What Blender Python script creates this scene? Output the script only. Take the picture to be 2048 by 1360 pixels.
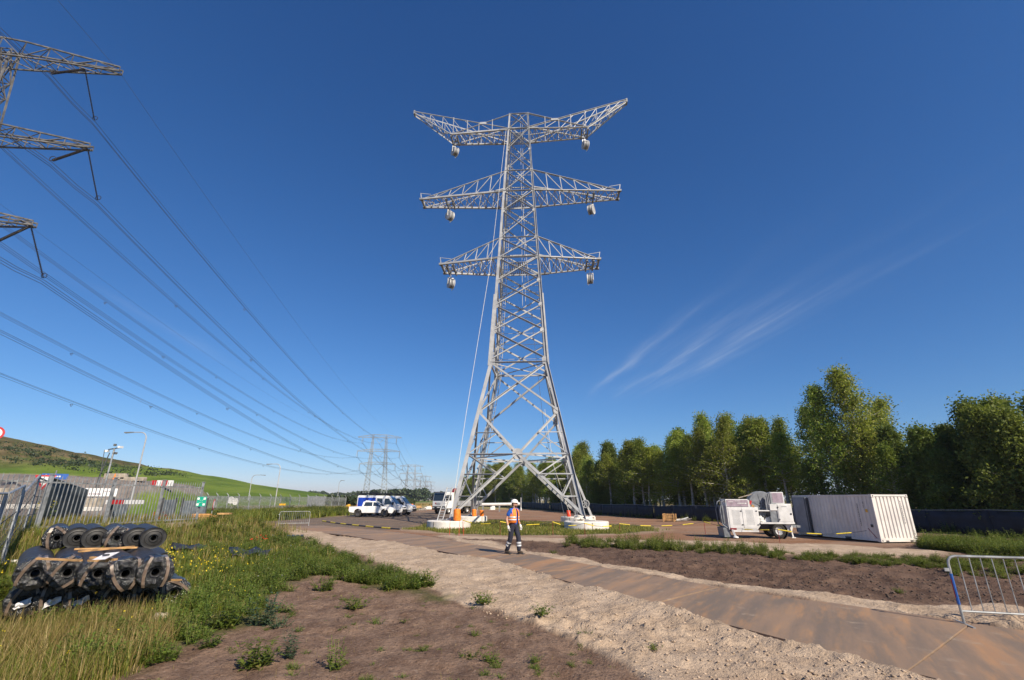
import bpy, bmesh, math, random
import numpy as np
from mathutils import Vector, Matrix

# ------------------------------------------------------------------ scene, camera, light
for o in list(bpy.data.objects):
    bpy.data.objects.remove(o, do_unlink=True)
S = bpy.context.scene
C = S.collection
CAM_H, PITCH, ROLL, FOC = 2.0, math.radians(18.69), math.radians(0.1), 944.0
cd = bpy.data.cameras.new('camera')
cam = bpy.data.objects.new('camera', cd)
C.objects.link(cam)
cam.location = (0, 0, CAM_H)
cam.rotation_euler = (Matrix.Rotation(math.pi / 2 + PITCH, 3, 'X') @ Matrix.Rotation(ROLL, 3, 'Z')).to_euler()
cd.sensor_width = 36.0
cd.lens = FOC / 2048 * 36.0
cd.clip_start = 0.05
cd.clip_end = 9000
S.camera = cam

SUN_AZ = math.radians(143.0)          # clockwise from +Y
SUN_EL = math.radians(37.0)
W = bpy.data.worlds.new('World')
S.world = W
W.use_nodes = True
wn, wl = W.node_tree.nodes, W.node_tree.links
wn.clear()
def WN(t, **k):
    n = wn.new(t)
    for a, b in k.items():
        setattr(n, a, b)
    return n
def wmath(op, a, b=None, clamp=False):
    n = WN('ShaderNodeMath', operation=op, use_clamp=clamp)
    for i, v in enumerate((a, b)):
        if v is None: continue
        if isinstance(v, (int, float)): n.inputs[i].default_value = v
        else: wl.new(v, n.inputs[i])
    return n.outputs[0]
sky = WN('ShaderNodeTexSky', sky_type='NISHITA')
sky.sun_disc = False
sky.sun_elevation = SUN_EL
sky.sun_rotation = SUN_AZ
sky.altitude = 0
sky.air_density = 1.0
sky.dust_density = 0.0
sky.ozone_density = 10.0
# thin cirrus: streaks on a high flat layer, running away from the viewer
tc = WN('ShaderNodeTexCoord')
sx = WN('ShaderNodeSeparateXYZ'); wl.new(tc.outputs['Generated'], sx.inputs[0])
zz = wmath('MAXIMUM', sx.outputs[2], 0.03)
cu = wmath('DIVIDE', sx.outputs[0], zz)
cv = wmath('DIVIDE', sx.outputs[1], zz)
cu2 = wmath('ADD', cu, wmath('MULTIPLY', cv, 0.10))       # streak axis a little off +Y
def streak(scx, scy, off, det, rough):
    cb = WN('ShaderNodeCombineXYZ')
    wl.new(wmath('MULTIPLY', cu2, scx), cb.inputs[0]); wl.new(wmath('MULTIPLY', cv, scy), cb.inputs[1])
    cb.inputs[2].default_value = off
    nz = WN('ShaderNodeTexNoise'); nz.inputs['Scale'].default_value = 1.0
    nz.inputs['Detail'].default_value = det; nz.inputs['Roughness'].default_value = rough
    wl.new(cb.outputs[0], nz.inputs['Vector'])
    return nz.outputs['Fac']
def ramp(v, lo, hi):
    m = WN('ShaderNodeMapRange', interpolation_type='SMOOTHSTEP')
    wl.new(v, m.inputs[0]); m.inputs[1].default_value = lo; m.inputs[2].default_value = hi
    return m.outputs[0]
fine = ramp(streak(11.0, 0.7, 3.1, 6, 0.65), 0.40, 0.78)
mid = ramp(streak(2.3, 0.30, 9.7, 2, 0.5), 0.36, 0.64)
def bell(v, c, w):
    t = wmath('DIVIDE', wmath('SUBTRACT', v, c), w)
    return wmath('POWER', 2.718, wmath('MULTIPLY', wmath('MULTIPLY', t, t), -1.0))
wob = wmath('ADD', cu2, wmath('MULTIPLY', wmath('SUBTRACT', streak(1.2, 0.9, 4.4, 2, .5), .5), .34))
bands = wmath('ADD', wmath('ADD', bell(wob, 1.27, .055), wmath('MULTIPLY', bell(wob, 1.57, .06), .9)), wmath('ADD', wmath('MULTIPLY', bell(wob, 1.85, .10), .8), wmath('MULTIPLY', bell(wob, 1.7, .45), .35)))
place = wmath('ADD', wmath('MULTIPLY', bands, bell(cv, 3.4, 1.1)),
              wmath('MULTIPLY', wmath('MULTIPLY', bell(wob, -1.86, 0.07), bell(cv, 2.9, 0.9)), 0.7))
cir = wmath('MULTIPLY', wmath('MULTIPLY', wmath('ADD', wmath('MULTIPLY', fine, .75), .25), wmath('ADD', wmath('MULTIPLY', mid, .6), .4)), place, True)
cir = wmath('MULTIPLY', cir, 0.32)
sp = WN('ShaderNodeSeparateColor'); wl.new(sky.outputs[0], sp.inputs[0])       # deep saturated film response of the clear sky
cb_ = WN('ShaderNodeCombineColor')
for i_, (k_, g_) in enumerate(((.66, 1.25), (.86, 1.02), (1.18, .89))):
    wl.new(wmath('MULTIPLY', wmath('POWER', sp.outputs[i_], g_), k_), cb_.inputs[i_])
mx = WN('ShaderNodeMix', data_type='RGBA')
wl.new(cir, mx.inputs[0]); wl.new(cb_.outputs[0], mx.inputs[6]); mx.inputs[7].default_value = (6.2, 6.6, 7.2, 1)
bg = WN('ShaderNodeBackground'); bg.inputs[1].default_value = 0.085
wo = WN('ShaderNodeOutputWorld')
wl.new(mx.outputs[2], bg.inputs[0]); wl.new(bg.outputs[0], wo.inputs[0])

sd = bpy.data.lights.new('sun', 'SUN'); sd.energy = 5.0; sd.angle = math.radians(0.53); sd.color = (1.0, 0.88, 0.71)
sun = bpy.data.objects.new('sun', sd); C.objects.link(sun)
sdir = Vector((math.sin(SUN_AZ) * math.cos(SUN_EL), math.cos(SUN_AZ) * math.cos(SUN_EL), math.sin(SUN_EL)))
sun.rotation_euler = sdir.to_track_quat('Z', 'Y').to_euler()
sun.location = (30, -40, 60)
S.view_settings.view_transform = 'Standard'
S.view_settings.look = 'None'
S.view_settings.exposure = 0.45
S.view_settings.gamma = 1.0
S.view_settings.use_curve_mapping = False
S.render.engine = 'CYCLES'

# ------------------------------------------------------------------ helpers
rng = random.Random(7)
nr = np.random.default_rng(11)
_F = Vector((0, math.cos(PITCH), math.sin(PITCH))); _U = Vector((0, -math.sin(PITCH), math.cos(PITCH)))
def _ray(x, y):                       # surveying helper: sight line of a photo point
    a, b = x - 1024, 680 - y
    u = math.cos(ROLL) * a - math.sin(ROLL) * b; v = math.sin(ROLL) * a + math.cos(ROLL) * b
    return Vector((u, 0, 0)) + _U * v + _F * FOC
def G(x, y, z=0.0):                   # where that sight line meets height z
    d = _ray(x, y); t = (z - CAM_H) / d.z
    return Vector((d.x * t, d.y * t, z))
def A(x, y, Y):                       # ... or distance Y
    d = _ray(x, y); t = Y / d.y
    return Vector((d.x * t, Y, CAM_H + d.z * t))

def tag(o, label=None, cat=None, group=None, kind=None):
    if label: o['label'] = label
    if cat: o['category'] = cat
    if group: o['group'] = group
    if kind: o['kind'] = kind
    return o
def thing(name, label, cat, loc=(0, 0, 0), rz=0.0, group=None):
    o = bpy.data.objects.new(name, None); C.objects.link(o)
    o.empty_display_size = 0.2
    o.location = loc; o.rotation_euler = (0, 0, rz)
    return tag(o, label, cat, group)
def copy_tree(o, parent=None):
    c = o.copy(); C.objects.link(c); c.parent = parent
    for ch in list(o.children): copy_tree(ch, c)
    return c

class MB:
    def __init__(s): s.v = []; s.f = []; s.m = []
    def add(s, vs, fs, m=0):
        b = len(s.v); s.v += [tuple(v) for v in vs]
        s.f += [tuple(i + b for i in f) for f in fs]; s.m += [m] * len(fs)
        return s
    def box(s, c, d, rz=0.0, m=0, ry=0.0, rx=0.0):
        R = Matrix.Rotation(rz, 3, 'Z') @ Matrix.Rotation(ry, 3, 'Y') @ Matrix.Rotation(rx, 3, 'X')
        c = Vector(c); vs = []
        for k in range(8):
            q = Vector(((d[0] / 2) * (1 if k & 1 else -1), (d[1] / 2) * (1 if k & 2 else -1), (d[2] / 2) * (1 if k & 4 else -1)))
            vs.append(c + R @ q)
        return s.add(vs, [(0, 2, 3, 1), (4, 5, 7, 6), (0, 1, 5, 4), (2, 6, 7, 3), (0, 4, 6, 2), (1, 3, 7, 5)], m)
    def span(s, a, b, m=0):           # axis aligned box from corner to corner
        return s.box([(a[i] + b[i]) / 2 for i in range(3)], [abs(b[i] - a[i]) for i in range(3)], m=m)
    def bar(s, p, q, w, h=None, m=0, up=(0, 0, 1)):
        p, q = Vector(p), Vector(q); h = h or w; d = (q - p)
        if d.length < 1e-6: return s
        d.normalize(); u = Vector(up)
        if abs(d.dot(u)) > 0.98: u = Vector((0, 1, 0))
        a = d.cross(u).normalized(); b = a.cross(d).normalized()
        vs = []
        for e in (p, q):
            for i, j in ((-1, -1), (1, -1), (1, 1), (-1, 1)): vs.append(e + a * (i * w / 2) + b * (j * h / 2))
        return s.add(vs, [(0, 3, 2, 1), (4, 5, 6, 7), (0, 1, 5, 4), (1, 2, 6, 5), (2, 3, 7, 6), (3, 0, 4, 7)], m)
    def angle(s, p, q, w, t=None, out=(0, 0, 1), m=0):   # rolled L section
        p, q = Vector(p), Vector(q); t = t or w * 0.16; d = (q - p).normalized(); u = Vector(out)
        if abs(d.dot(u)) > 0.98: u = Vector((1, 0, 0))
        a = d.cross(u).normalized(); b = a.cross(d).normalized()
        prof = [(0, 0), (w, 0), (w, t), (t, t), (t, w), (0, w)]
        vs = [e + a * (x - w * .35) + b * (y - w * .35) for e in (p, q) for x, y in prof]
        fs = [(i, (i + 1) % 6, (i + 1) % 6 + 6, i + 6) for i in range(6)]
        fs += [(3, 2, 1, 0), (5, 4, 3, 0), (6, 7, 8, 9), (6, 9, 10, 11)]
        return s.add(vs, fs, m)
    def tube(s, pts, r, n=6, m=0, cap=True):
        pts = [Vector(p) for p in pts]; N = len(pts)
        rs = r if isinstance(r, (list, tuple)) else [r] * N
        vs = []; u = None
        for i in range(N):
            d = (pts[min(i + 1, N - 1)] - pts[max(i - 1, 0)]).normalized()
            if u is None:
                u = d.orthogonal().normalized()
            u = (u - d * u.dot(d)).normalized(); w = d.cross(u)
            for k in range(n):
                a = 2 * math.pi * k / n
                vs.append(pts[i] + (u * math.cos(a) + w * math.sin(a)) * rs[i])
        fs = [(i * n + k, i * n + (k + 1) % n, (i + 1) * n + (k + 1) % n, (i + 1) * n + k) for i in range(N - 1) for k in range(n)]
        if cap: fs += [tuple(range(n - 1, -1, -1)), tuple(range((N - 1) * n, N * n))]
        return s.add(vs, fs, m)
    def cyl(s, p, q, r, n=16, m=0, r2=None): return s.tube([p, q], [r, r2 if r2 is not None else r], n, m)
    def ring(s, c, axis, r, t, n=20, k=6, m=0):
        c, ax = Vector(c), Vector(axis).normalized(); u = ax.orthogonal().normalized(); w = ax.cross(u)
        vs = []
        for i in range(n):
            a = 2 * math.pi * i / n; e = u * math.cos(a) + w * math.sin(a)
            for j in range(k):
                b = 2 * math.pi * j / k; vs.append(c + e * (r + t * math.cos(b)) + ax * (t * math.sin(b)))
        return s.add(vs, [(i * k + j, ((i + 1) % n) * k + j, ((i + 1) % n) * k + (j + 1) % k, i * k + (j + 1) % k) for i in range(n) for j in range(k)], m)
    def lathe(s, c, axis, prof, n=24, m=0, start=0.0, arc=2 * math.pi):
        c, ax = Vector(c), Vector(axis).normalized(); u = ax.orthogonal().normalized(); w = ax.cross(u)
        vs = []; K = len(prof); full = arc > 6.28; N = n if full else n + 1
        for i in range(N):
            a = start + arc * i / n; e = u * math.cos(a) + w * math.sin(a)
            for r, h in prof: vs.append(c + e * r + ax * h)
        return s.add(vs, [(i * K + j, i * K + j + 1, ((i + 1) % N) * K + j + 1, ((i + 1) % N) * K + j) for i in range(n if full else N - 1) for j in range(K - 1)], m)
    def prism(s, poly, y0, y1, m=0, inset=None):   # (x,z) outline extruded along y
        n = len(poly); vs = [(x, y0, z) for x, z in poly] + [(x, y1, z) for x, z in poly]
        return s.add(vs, [tuple(range(n)), tuple(range(2 * n - 1, n - 1, -1))] + [(i, i + n, (i + 1) % n + n, (i + 1) % n) for i in range(n)], m)
    def build(s, name, mats, parent=None, smooth=False, bevel=0.0):
        me = bpy.data.meshes.new(name); me.from_pydata(s.v, [], s.f)
        mats = mats if isinstance(mats, (list, tuple)) else [mats]
        for k in mats: me.materials.append(M[k] if isinstance(k, str) else k)
        if any(s.m): me.polygons.foreach_set('material_index', s.m)
        bm = bmesh.new(); bm.from_mesh(me); bmesh.ops.recalc_face_normals(bm, faces=bm.faces); bm.to_mesh(me); bm.free()
        if smooth:
            me.polygons.foreach_set('use_smooth', [True] * len(me.polygons))
            me.set_sharp_from_angle(angle=math.radians(38))
        o = bpy.data.objects.new(name, me); C.objects.link(o); o.parent = parent
        if bevel:
            b = o.modifiers.new('bevel', 'BEVEL'); b.width = bevel; b.segments = 2; b.limit_method = 'ANGLE'
        return o

def np_mesh(name, V, Fa, mat, parent=None, smooth=False, attrs=None):
    V = np.ascontiguousarray(V, np.float32); Fa = np.ascontiguousarray(Fa, np.int32); k = Fa.shape[1]
    me = bpy.data.meshes.new(name)
    me.vertices.add(len(V)); me.vertices.foreach_set('co', V.ravel())
    me.loops.add(Fa.size); me.loops.foreach_set('vertex_index', Fa.ravel())
    me.polygons.add(len(Fa)); me.polygons.foreach_set('loop_start', np.arange(0, Fa.size, k, dtype=np.int32))
    if smooth: me.polygons.foreach_set('use_smooth', np.ones(len(Fa), bool))
    for an, (ty, data) in (attrs or {}).items():
        at = me.attributes.new(an, ty, 'POINT'); at.data.foreach_set('color' if ty == 'FLOAT_COLOR' else 'value', np.ascontiguousarray(data, np.float32).ravel())
    me.materials.append(M[mat] if isinstance(mat, str) else mat)
    me.update(calc_edges=True); me.validate()
    o = bpy.data.objects.new(name, me); C.objects.link(o); o.parent = parent
    return o

# value noise in numpy
_tab = np.random.default_rng(5).random((256, 256)).astype(np.float32)
def vn(x, y):
    xi = np.floor(x).astype(int); yi = np.floor(y).astype(int); fx = x - xi; fy = y - yi
    fx = fx * fx * (3 - 2 * fx); fy = fy * fy * (3 - 2 * fy)
    a = _tab[xi & 255, yi & 255]; b = _tab[(xi + 1) & 255, yi & 255]; c = _tab[xi & 255, (yi + 1) & 255]; d = _tab[(xi + 1) & 255, (yi + 1) & 255]
    return (a * (1 - fx) + b * fx) * (1 - fy) + (c * (1 - fx) + d * fx) * fy - .5
def fbm(x, y, o=4, g=.5):
    r = 0; a = 1.
    for i in range(o):
        r = r + a * vn(x * 2 ** i + 17.3 * i, y * 2 ** i - 9.1 * i); a *= g
    return r
def sstep(a, b, x):
    t = np.clip((x - a) / (b - a), 0, 1); return t * t * (3 - 2 * t)
def poly_sd(px, py, poly):            # signed distance, inside > 0
    P = np.asarray(poly, float); d2 = np.full(px.shape, 1e18); ins = np.zeros(px.shape, bool)
    for i in range(len(P)):
        a = P[i]; b = P[(i + 1) % len(P)]; e = b - a
        t = np.clip(((px - a[0]) * e[0] + (py - a[1]) * e[1]) / max(e @ e, 1e-9), 0, 1)
        d2 = np.minimum(d2, (px - a[0] - t * e[0]) ** 2 + (py - a[1] - t * e[1]) ** 2)
        if abs(b[1] - a[1]) > 1e-9:
            ins ^= ((a[1] > py) != (b[1] > py)) & (px < (b[0] - a[0]) * (py - a[1]) / (b[1] - a[1]) + a[0])
    return np.where(ins, 1, -1) * np.sqrt(d2)
def gp(l, z=0.0): return [tuple(G(x, y, z))[:2] for x, y in l]

# ------------------------------------------------------------------ materials
M = {}
class NT:
    def __init__(s, name):
        s.mat = bpy.data.materials.new(name); s.mat.use_nodes = True; s.t = s.mat.node_tree
        s.n = s.t.nodes; s.l = s.t.links; s.b = s.n['Principled BSDF']; M[name] = s.mat
    def put(s, sock, v):
        if isinstance(v, bpy.types.NodeSocket): s.l.new(v, sock)
        else:
            if hasattr(sock.default_value, '__len__') and not hasattr(v, '__len__'): v = (v, v, v, 1)
            if hasattr(v, '__len__') and len(v) == 3 and len(sock.default_value) == 4: v = (*v, 1)
            sock.default_value = v
    def set(s, **k):
        for a, v in k.items(): s.put(s.b.inputs[a.replace('_', ' ')], v)
        return s
    def obj(s): return s.n.new('ShaderNodeTexCoord').outputs['Object']
    def pos(s): return s.n.new('ShaderNodeNewGeometry').outputs['Position']
    def island(s): return s.n.new('ShaderNodeNewGeometry').outputs['Random Per Island']
    def orand(s): return s.n.new('ShaderNodeObjectInfo').outputs['Random']
    def attr(s, a):
        n = s.n.new('ShaderNodeAttribute'); n.attribute_name = a; return n.outputs['Color']
    def chan(s, c, i):
        n = s.n.new('ShaderNodeSeparateColor'); s.l.new(c, n.inputs[0]); return n.outputs[i]
    def noise(s, vec, scale=5, det=4, rough=.55, stretch=None, out='Fac', w=None):
        if stretch:
            mp = s.n.new('ShaderNodeMapping'); s.l.new(vec, mp.inputs[0]); mp.inputs['Scale'].default_value = stretch; vec = mp.outputs[0]
        n = s.n.new('ShaderNodeTexNoise'); s.l.new(vec, n.inputs['Vector']); n.inputs['Scale'].default_value = scale
        n.inputs['Detail'].default_value = det; n.inputs['Roughness'].default_value = rough; return n.outputs[out]
    def ramp(s, v, lo, hi, a=0., b=1.):
        n = s.n.new('ShaderNodeMapRange'); n.interpolation_type = 'SMOOTHSTEP'; s.put(n.inputs[0], v)
        n.inputs[1].default_value = lo; n.inputs[2].default_value = hi; n.inputs[3].default_value = a; n.inputs[4].default_value = b; return n.outputs[0]
    def math(s, op, a, b=0.0):
        n = s.n.new('ShaderNodeMath'); n.operation = op; s.put(n.inputs[0], a); s.put(n.inputs[1], b); return n.outputs[0]
    def mix(s, f, a, b, bl='MIX'):
        n = s.n.new('ShaderNodeMix'); n.data_type = 'RGBA'; n.blend_type = bl; s.put(n.inputs[0], f); s.put(n.inputs[6], a); s.put(n.inputs[7], b); return n.outputs[2]
    def bump(s, h, st=.3, dist=.02):
        n = s.n.new('ShaderNodeBump'); n.inputs['Strength'].default_value = st; n.inputs['Distance'].default_value = dist
        s.l.new(h, n.inputs['Height']); s.l.new(n.outputs[0], s.b.inputs['Normal']); return s

def simple(name, col, rough=.6, metal=0., var=.12, scale=3., bump=0., dirt=None, coat=0.):
    t = NT(name); v = t.obj(); n = t.noise(v, scale, 5)
    c2 = tuple(max(0, c * (1 - var * 2.2)) for c in col); c1 = tuple(min(1, c * (1 + var)) for c in col)
    c = t.mix(t.ramp(n, .3, .7), c2, c1)
    if dirt: c = t.mix(t.ramp(t.noise(v, scale * .45, 6, .65), .52, .74, 0, .55), c, dirt)
    t.set(Base_Color=c, Roughness=t.ramp(n, .3, .7, max(0, rough - .08), min(1, rough + .08)), Metallic=metal)
    if coat: t.set(Coat_Weight=coat, Coat_Roughness=.08)
    if bump: t.bump(t.noise(v, scale * 14, 3), bump, .01)
    return t
# steelwork
t = NT('galvanised'); v = t.obj(); n = t.noise(v, 1.6, 5); r = t.orand()
c = t.mix(t.ramp(n, .3, .7), (.36, .365, .37), (.50, .505, .505)); c = t.mix(t.ramp(r, 0, 1, 0, .5), c, (.30, .31, .325)); c = t.mix(t.ramp(t.noise(v, 6, 5, .7), .56, .75, 0, .4), c, (.26, .25, .24))
t.set(Base_Color=c, Roughness=t.ramp(n, .3, .7, .42, .6), Metallic=.15).bump(t.noise(v, 22, 3), .05, .01)
t = simple('galv_dark', (.26, .27, .28), .6, .2, .15, 1.5)
t = simple('old_steel', (.145, .142, .140), .7, .1, .25, 1.2)
t = simple('far_steel', (.32, .34, .36), .7, .1, .15, .05)
t = simple('cable', (.10, .10, .105), .5, .3, .1, .1)
t = simple('insulator', (.035, .03, .03), .3, 0, .2, 8)
t = simple('rope', (.72, .68, .6), .8, 0, .1, 9)
t = simple('fence_steel', (.36, .375, .38), .5, .4, .18, 4, .05)
t = simple('fence_dark', (.10, .105, .11), .6, .3, .2, 4)
t = simple('concrete', (.74, .70, .64), .85, 0, .08, 2.2, .25, dirt=(.42, .38, .32))
t = simple('concrete_tan', (.40, .35, .28), .9, 0, .15, 2, .25)
t = simple('white_paint', (.74, .73, .70), .45, 0, .05, 2, 0, dirt=(.52, .48, .42))
t = simple('beige_paint', (.70, .655, .61), .48, 0, .05, 1.4, .03, dirt=(.55, .47, .38))
t = simple('grey_paint', (.30, .31, .325), .5, 0, .1, 2)
t = simple('machine_white', (.66, .66, .65), .4, 0, .06, 2.4, 0, dirt=(.42, .40, .36))
t = simple('machine_grey', (.20, .215, .235), .5, .1, .15, 3)
t = simple('purple_panel', (.33, .26, .31), .55, 0, .12, 5)
t = simple('car_white', (.80, .80, .79), .28, 0, .02, 1, 0, dirt=(.66, .62, .56), coat=.6)
t = simple('car_blue', (.012, .055, .42), .4, 0, .08, 2)
t = simple('car_black', (.02, .02, .022), .45, 0, .2, 3)
t = simple('rubber', (.026, .025, .024), .85, 0, .3, 8, .3, dirt=(.16, .12, .085))
t = simple('rim', (.55, .55, .54), .4, .4, .1, 6)
t = simple('rim_dark', (.08, .08, .085), .45, .4, .2, 6)
NT('car_glass').set(Base_Color=(.025, .035, .045), Roughness=.06, Metallic=0., Specular_IOR_Level=.9)
NT('lamp_glass').set(Base_Color=(.5, .52, .54), Roughness=.1, Specular_IOR_Level=.8)
t = simple('red_light', (.35, .02, .015), .3)
t = simple('red_paint', (.48, .02, .025), .45, 0, .08, 3)
t = simple('sign_white', (.78, .78, .77), .5, 0, .04, 3)
t = simple('sign_blue', (.02, .10, .38), .5, 0, .08, 3)
t = simple('sign_green', (.0, .34, .22), .5, 0, .06, 3)
t = simple('sign_back', (.30, .31, .33), .45, .4, .1, 3)
t = simple('orange_bag', (.90, .23, .02), .6, 0, .12, 6, .3)
t = simple('orange_red', (.75, .06, .02), .6, 0, .12, 6)
t = simple('yellow_tape', (.80, .62, .04), .6, 0, .1, 6)
t = simple('yellow_metal', (.72, .40, .03), .5, 0, .1, 4)
t = simple('dark_red', (.24, .02, .03), .45, 0, .15, 3)
t = simple('dark_sheet', (.016, .020, .032), .75, 0, .3, 1.5, .15)
t = simple('green_sheet', (.055, .068, .060), .8, 0, .25, 3, .2)
t = simple('gate_sheet', (.19, .225, .255), .55, .2, .15, 3)
t = simple('timber', (.52, .30, .12), .75, 0, .2, 6, .2)
t = simple('timber_grey', (.34, .28, .22), .85, 0, .2, 5, .2)
t = simple('brick_orange', (.62, .31, .11), .85, 0, .16, 9, .3)
t = simple('tape_brown', (.15, .108, .080), .32, 0, .15, 7)
t = simple('label_white', (.70, .69, .70), .5, 0, .1, 12)
t = simple('ink', (.05, .05, .055), .6)
t = simple('roll_core', (.014, .0135, .013), .5, 0, .3, 8)
t = simple('stone', (.30, .27, .24), .9, 0, .25, 6, .4)
t = NT('roll_film'); v = t.obj(); w = t.noise(v, 2.2, 3, .5, (1, 1, 7)); n2 = t.noise(v, 11, 4)
t.set(Base_Color=t.mix(t.ramp(n2, .3, .7), (.016, .017, .021), (.036, .037, .045)), Roughness=t.ramp(n2, .3, .7, .42, .62)).bump(w, .55, .03)
t = NT('roll_wrap'); v = t.obj(); n2 = t.noise(v, 9, 5, .7)
t.set(Base_Color=(.012, .012, .013), Roughness=.16, Specular_IOR_Level=.7).bump(n2, .9, .05)
# person
t = simple('skin', (.52, .29, .20), .55, 0, .06, 8)
t = simple('shirt', (.012, .10, .46), .8, 0, .15, 14, .3)
t = simple('trousers', (.018, .021, .040), .85, 0, .2, 14, .3)
t = simple('vest', (1.0, .25, .03), .7, 0, .08, 12, .3)
t = simple('reflective', (.72, .73, .74), .4, .2, .05, 9)
t = simple('glove', (.72, .71, .68), .8, 0, .1, 12)
t = simple('helmet', (.82, .80, .76), .3, 0, .04, 4)
t = simple('boot', (.075, .055, .04), .8, 0, .25, 12)
t = simple('hair', (.10, .045, .025), .8, 0, .2, 20)
# plants
def leaf_mat(name, a, b, c=None, tr=.35, objvar=.5, rough=.55):
    t = NT(name); r = t.island()
    col = t.mix(r, a, b)
    if c: col = t.mix(t.ramp(r, .86, .9), col, c)
    if objvar:
        hv = t.n.new('ShaderNodeHueSaturation'); t.put(hv.inputs['Hue'], t.ramp(t.orand(), 0, 1, .5 - .022 * objvar, .5 + .022 * objvar))
        t.put(hv.inputs['Value'], t.ramp(t.math('FRACT', t.math('MULTIPLY', t.orand(), 7.13)), 0, 1, 1 - .35 * objvar, 1 + .3 * objvar)); t.l.new(col, hv.inputs['Color']); col = hv.outputs[0]
    t.set(Base_Color=col, Roughness=rough, Specular_IOR_Level=.3)
    tl = t.n.new('ShaderNodeBsdfTranslucent'); t.l.new(t.mix(.6, col, (.20, .24, .03)), tl.inputs[0])
    ms = t.n.new('ShaderNodeMixShader'); ms.inputs[0].default_value = tr
    t.l.new(t.b.outputs[0], ms.inputs[1]); t.l.new(tl.outputs[0], ms.inputs[2])
    t.l.new(ms.outputs[0], t.n['Material Output'].inputs[0]); return t
leaf_mat('birch_leaf', (.150, .215, .024), (.310, .370, .056), (.42, .42, .12), .5, .8)
leaf_mat('dark_leaf', (.085, .130, .020), (.185, .230, .042), None, .45, .8)
leaf_mat('weed_leaf', (.085, .130, .018), (.190, .235, .045), (.24, .22, .07), .3, .4)
leaf_mat('weed_blue', (.050, .085, .045), (.095, .135, .075), None, .25, .3)
leaf_mat('grass_green', (.095, .135, .014), (.225, .240, .034), (.34, .28, .08), .35, 0)
leaf_mat('grass_dry', (.16, .125, .035), (.36, .26, .10), (.45, .34, .16), .3, 0)
leaf_mat('petal_yellow', (.80, .58, .02), (.85, .68, .05), None, .2, 0)
leaf_mat('petal_white', (.75, .75, .70), (.8, .8, .76), None, .2, 0)
leaf_mat('petal_red', (.62, .05, .02), (.7, .10, .03), None, .2, 0)
leaf_mat('far_leaf', (.028, .048, .022), (.060, .082, .034), None, .1, .4)
t = NT('birch_bark'); v = t.obj()
bn = t.noise(v, 3.0, 4, .6, (1.5, 1.5, 7)); b2 = t.noise(v, 1.1, 3)
c = t.mix(t.ramp(bn, .50, .60), (.46, .43, .38), (.05, .045, .04)); c = t.mix(t.ramp(b2, .5, .75, 0, .7), c, (.16, .14, .09))
t.set(Base_Color=c, Roughness=.85)
t = simple('bark', (.10, .085, .065), .9, 0, .3, 5, .4)
# ground
t = NT('ground_mat'); p = t.pos(); z1 = t.attr('zone_a'); z2 = t.attr('zone_b')
nA = t.noise(p, 1.3, 8, .62); nB = t.noise(p, 7, 6, .65); nC = t.noise(p, 21, 5, .68); nD = t.noise(p, .22, 5)
soil = t.mix(t.ramp(t.noise(p, 2.4, 8, .7, (1, .45, 1)), .36, .64), (.145, .090, .062), (.245, .163, .115)); soil = t.mix(t.ramp(nB, .58, .74, 0, .45), soil, (.30, .225, .172)); soil = t.mix(t.ramp(nC, .55, .66, 0, .75), soil, (.062, .042, .031)); soil = t.mix(t.ramp(nC, .44, .33, 0, .6), soil, (.32, .245, .19))
sand = t.mix(t.ramp(nA, .3, .7), (.37, .275, .195), (.51, .395, .29)); sand = t.mix(t.ramp(nB, .60, .74, 0, .5), sand, (.32, .235, .165)); sand = t.mix(t.ramp(nC, .62, .72, 0, .35), sand, (.25, .18, .13))
dark = t.mix(t.ramp(nA, .3, .7), (.085, .052, .038), (.160, .103, .074)); dark = t.mix(t.ramp(nB, .6, .75, 0, .35), dark, (.26, .20, .15))
yard = t.mix(t.ramp(t.noise(p, .5, 6, .6, (.35, 1, 1)), .34, .66), (.24, .125, .070), (.30, .195, .135)); yard = t.mix(t.ramp(nD, .5, .7, 0, .7), yard, (.22, .17, .135))
turf = t.mix(t.ramp(nB, .3, .7), (.055, .060, .018), (.13, .12, .045)); turf = t.mix(t.ramp(nA, .55, .7, 0, .6), turf, (.17, .13, .07))
straw = t.mix(t.ramp(t.noise(p, .05, 5, .6, (1, .3, 1)), .3, .7), (.15, .15, .055), (.40, .30, .14))
tar = t.mix(t.ramp(nA, .3, .7), (.135, .105, .085), (.195, .150, .115)); tar = t.mix(t.ramp(t.noise(p, .45, 6, .65, (.4, 1, 1)), .50, .66, 0, .7), tar, (.30, .185, .110))
col = t.mix(t.chan(z1, 0), soil, sand); col = t.mix(t.chan(z1, 1), col, turf); col = t.mix(t.chan(z1, 2), col, dark)
col = t.mix(t.chan(z2, 0), col, yard); col = t.mix(t.chan(z2, 1), col, straw); col = t.mix(t.chan(z2, 2), col, tar)
t.set(Base_Color=col, Roughness=.95, Specular_IOR_Level=.15)
h = t.math('ADD', t.math('MULTIPLY', nB, .6), t.math('MULTIPLY', nC, .4)); t.bump(h, 1.0, .09)
t = NT('plate_mat'); p = t.pos(); r = t.orand()
vec = t.n.new('ShaderNodeMapping'); t.l.new(p, vec.inputs[0]); vec.inputs['Rotation'].default_value = (0, 0, math.radians(-58)); vv = vec.outputs[0]
a1 = t.noise(vv, 1.0, 6, .62, (.22, 1.6, 1)); a2 = t.noise(vv, 3.0, 6, .65, (.25, 1.5, 1)); a3 = t.noise(p, 26, 4)
c = t.mix(t.ramp(a1, .36, .64), (.175, .135, .104), (.285, .190, .125)); c = t.mix(t.ramp(a2, .48, .78, 0, .7), c, (.42, .225, .105))
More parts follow.
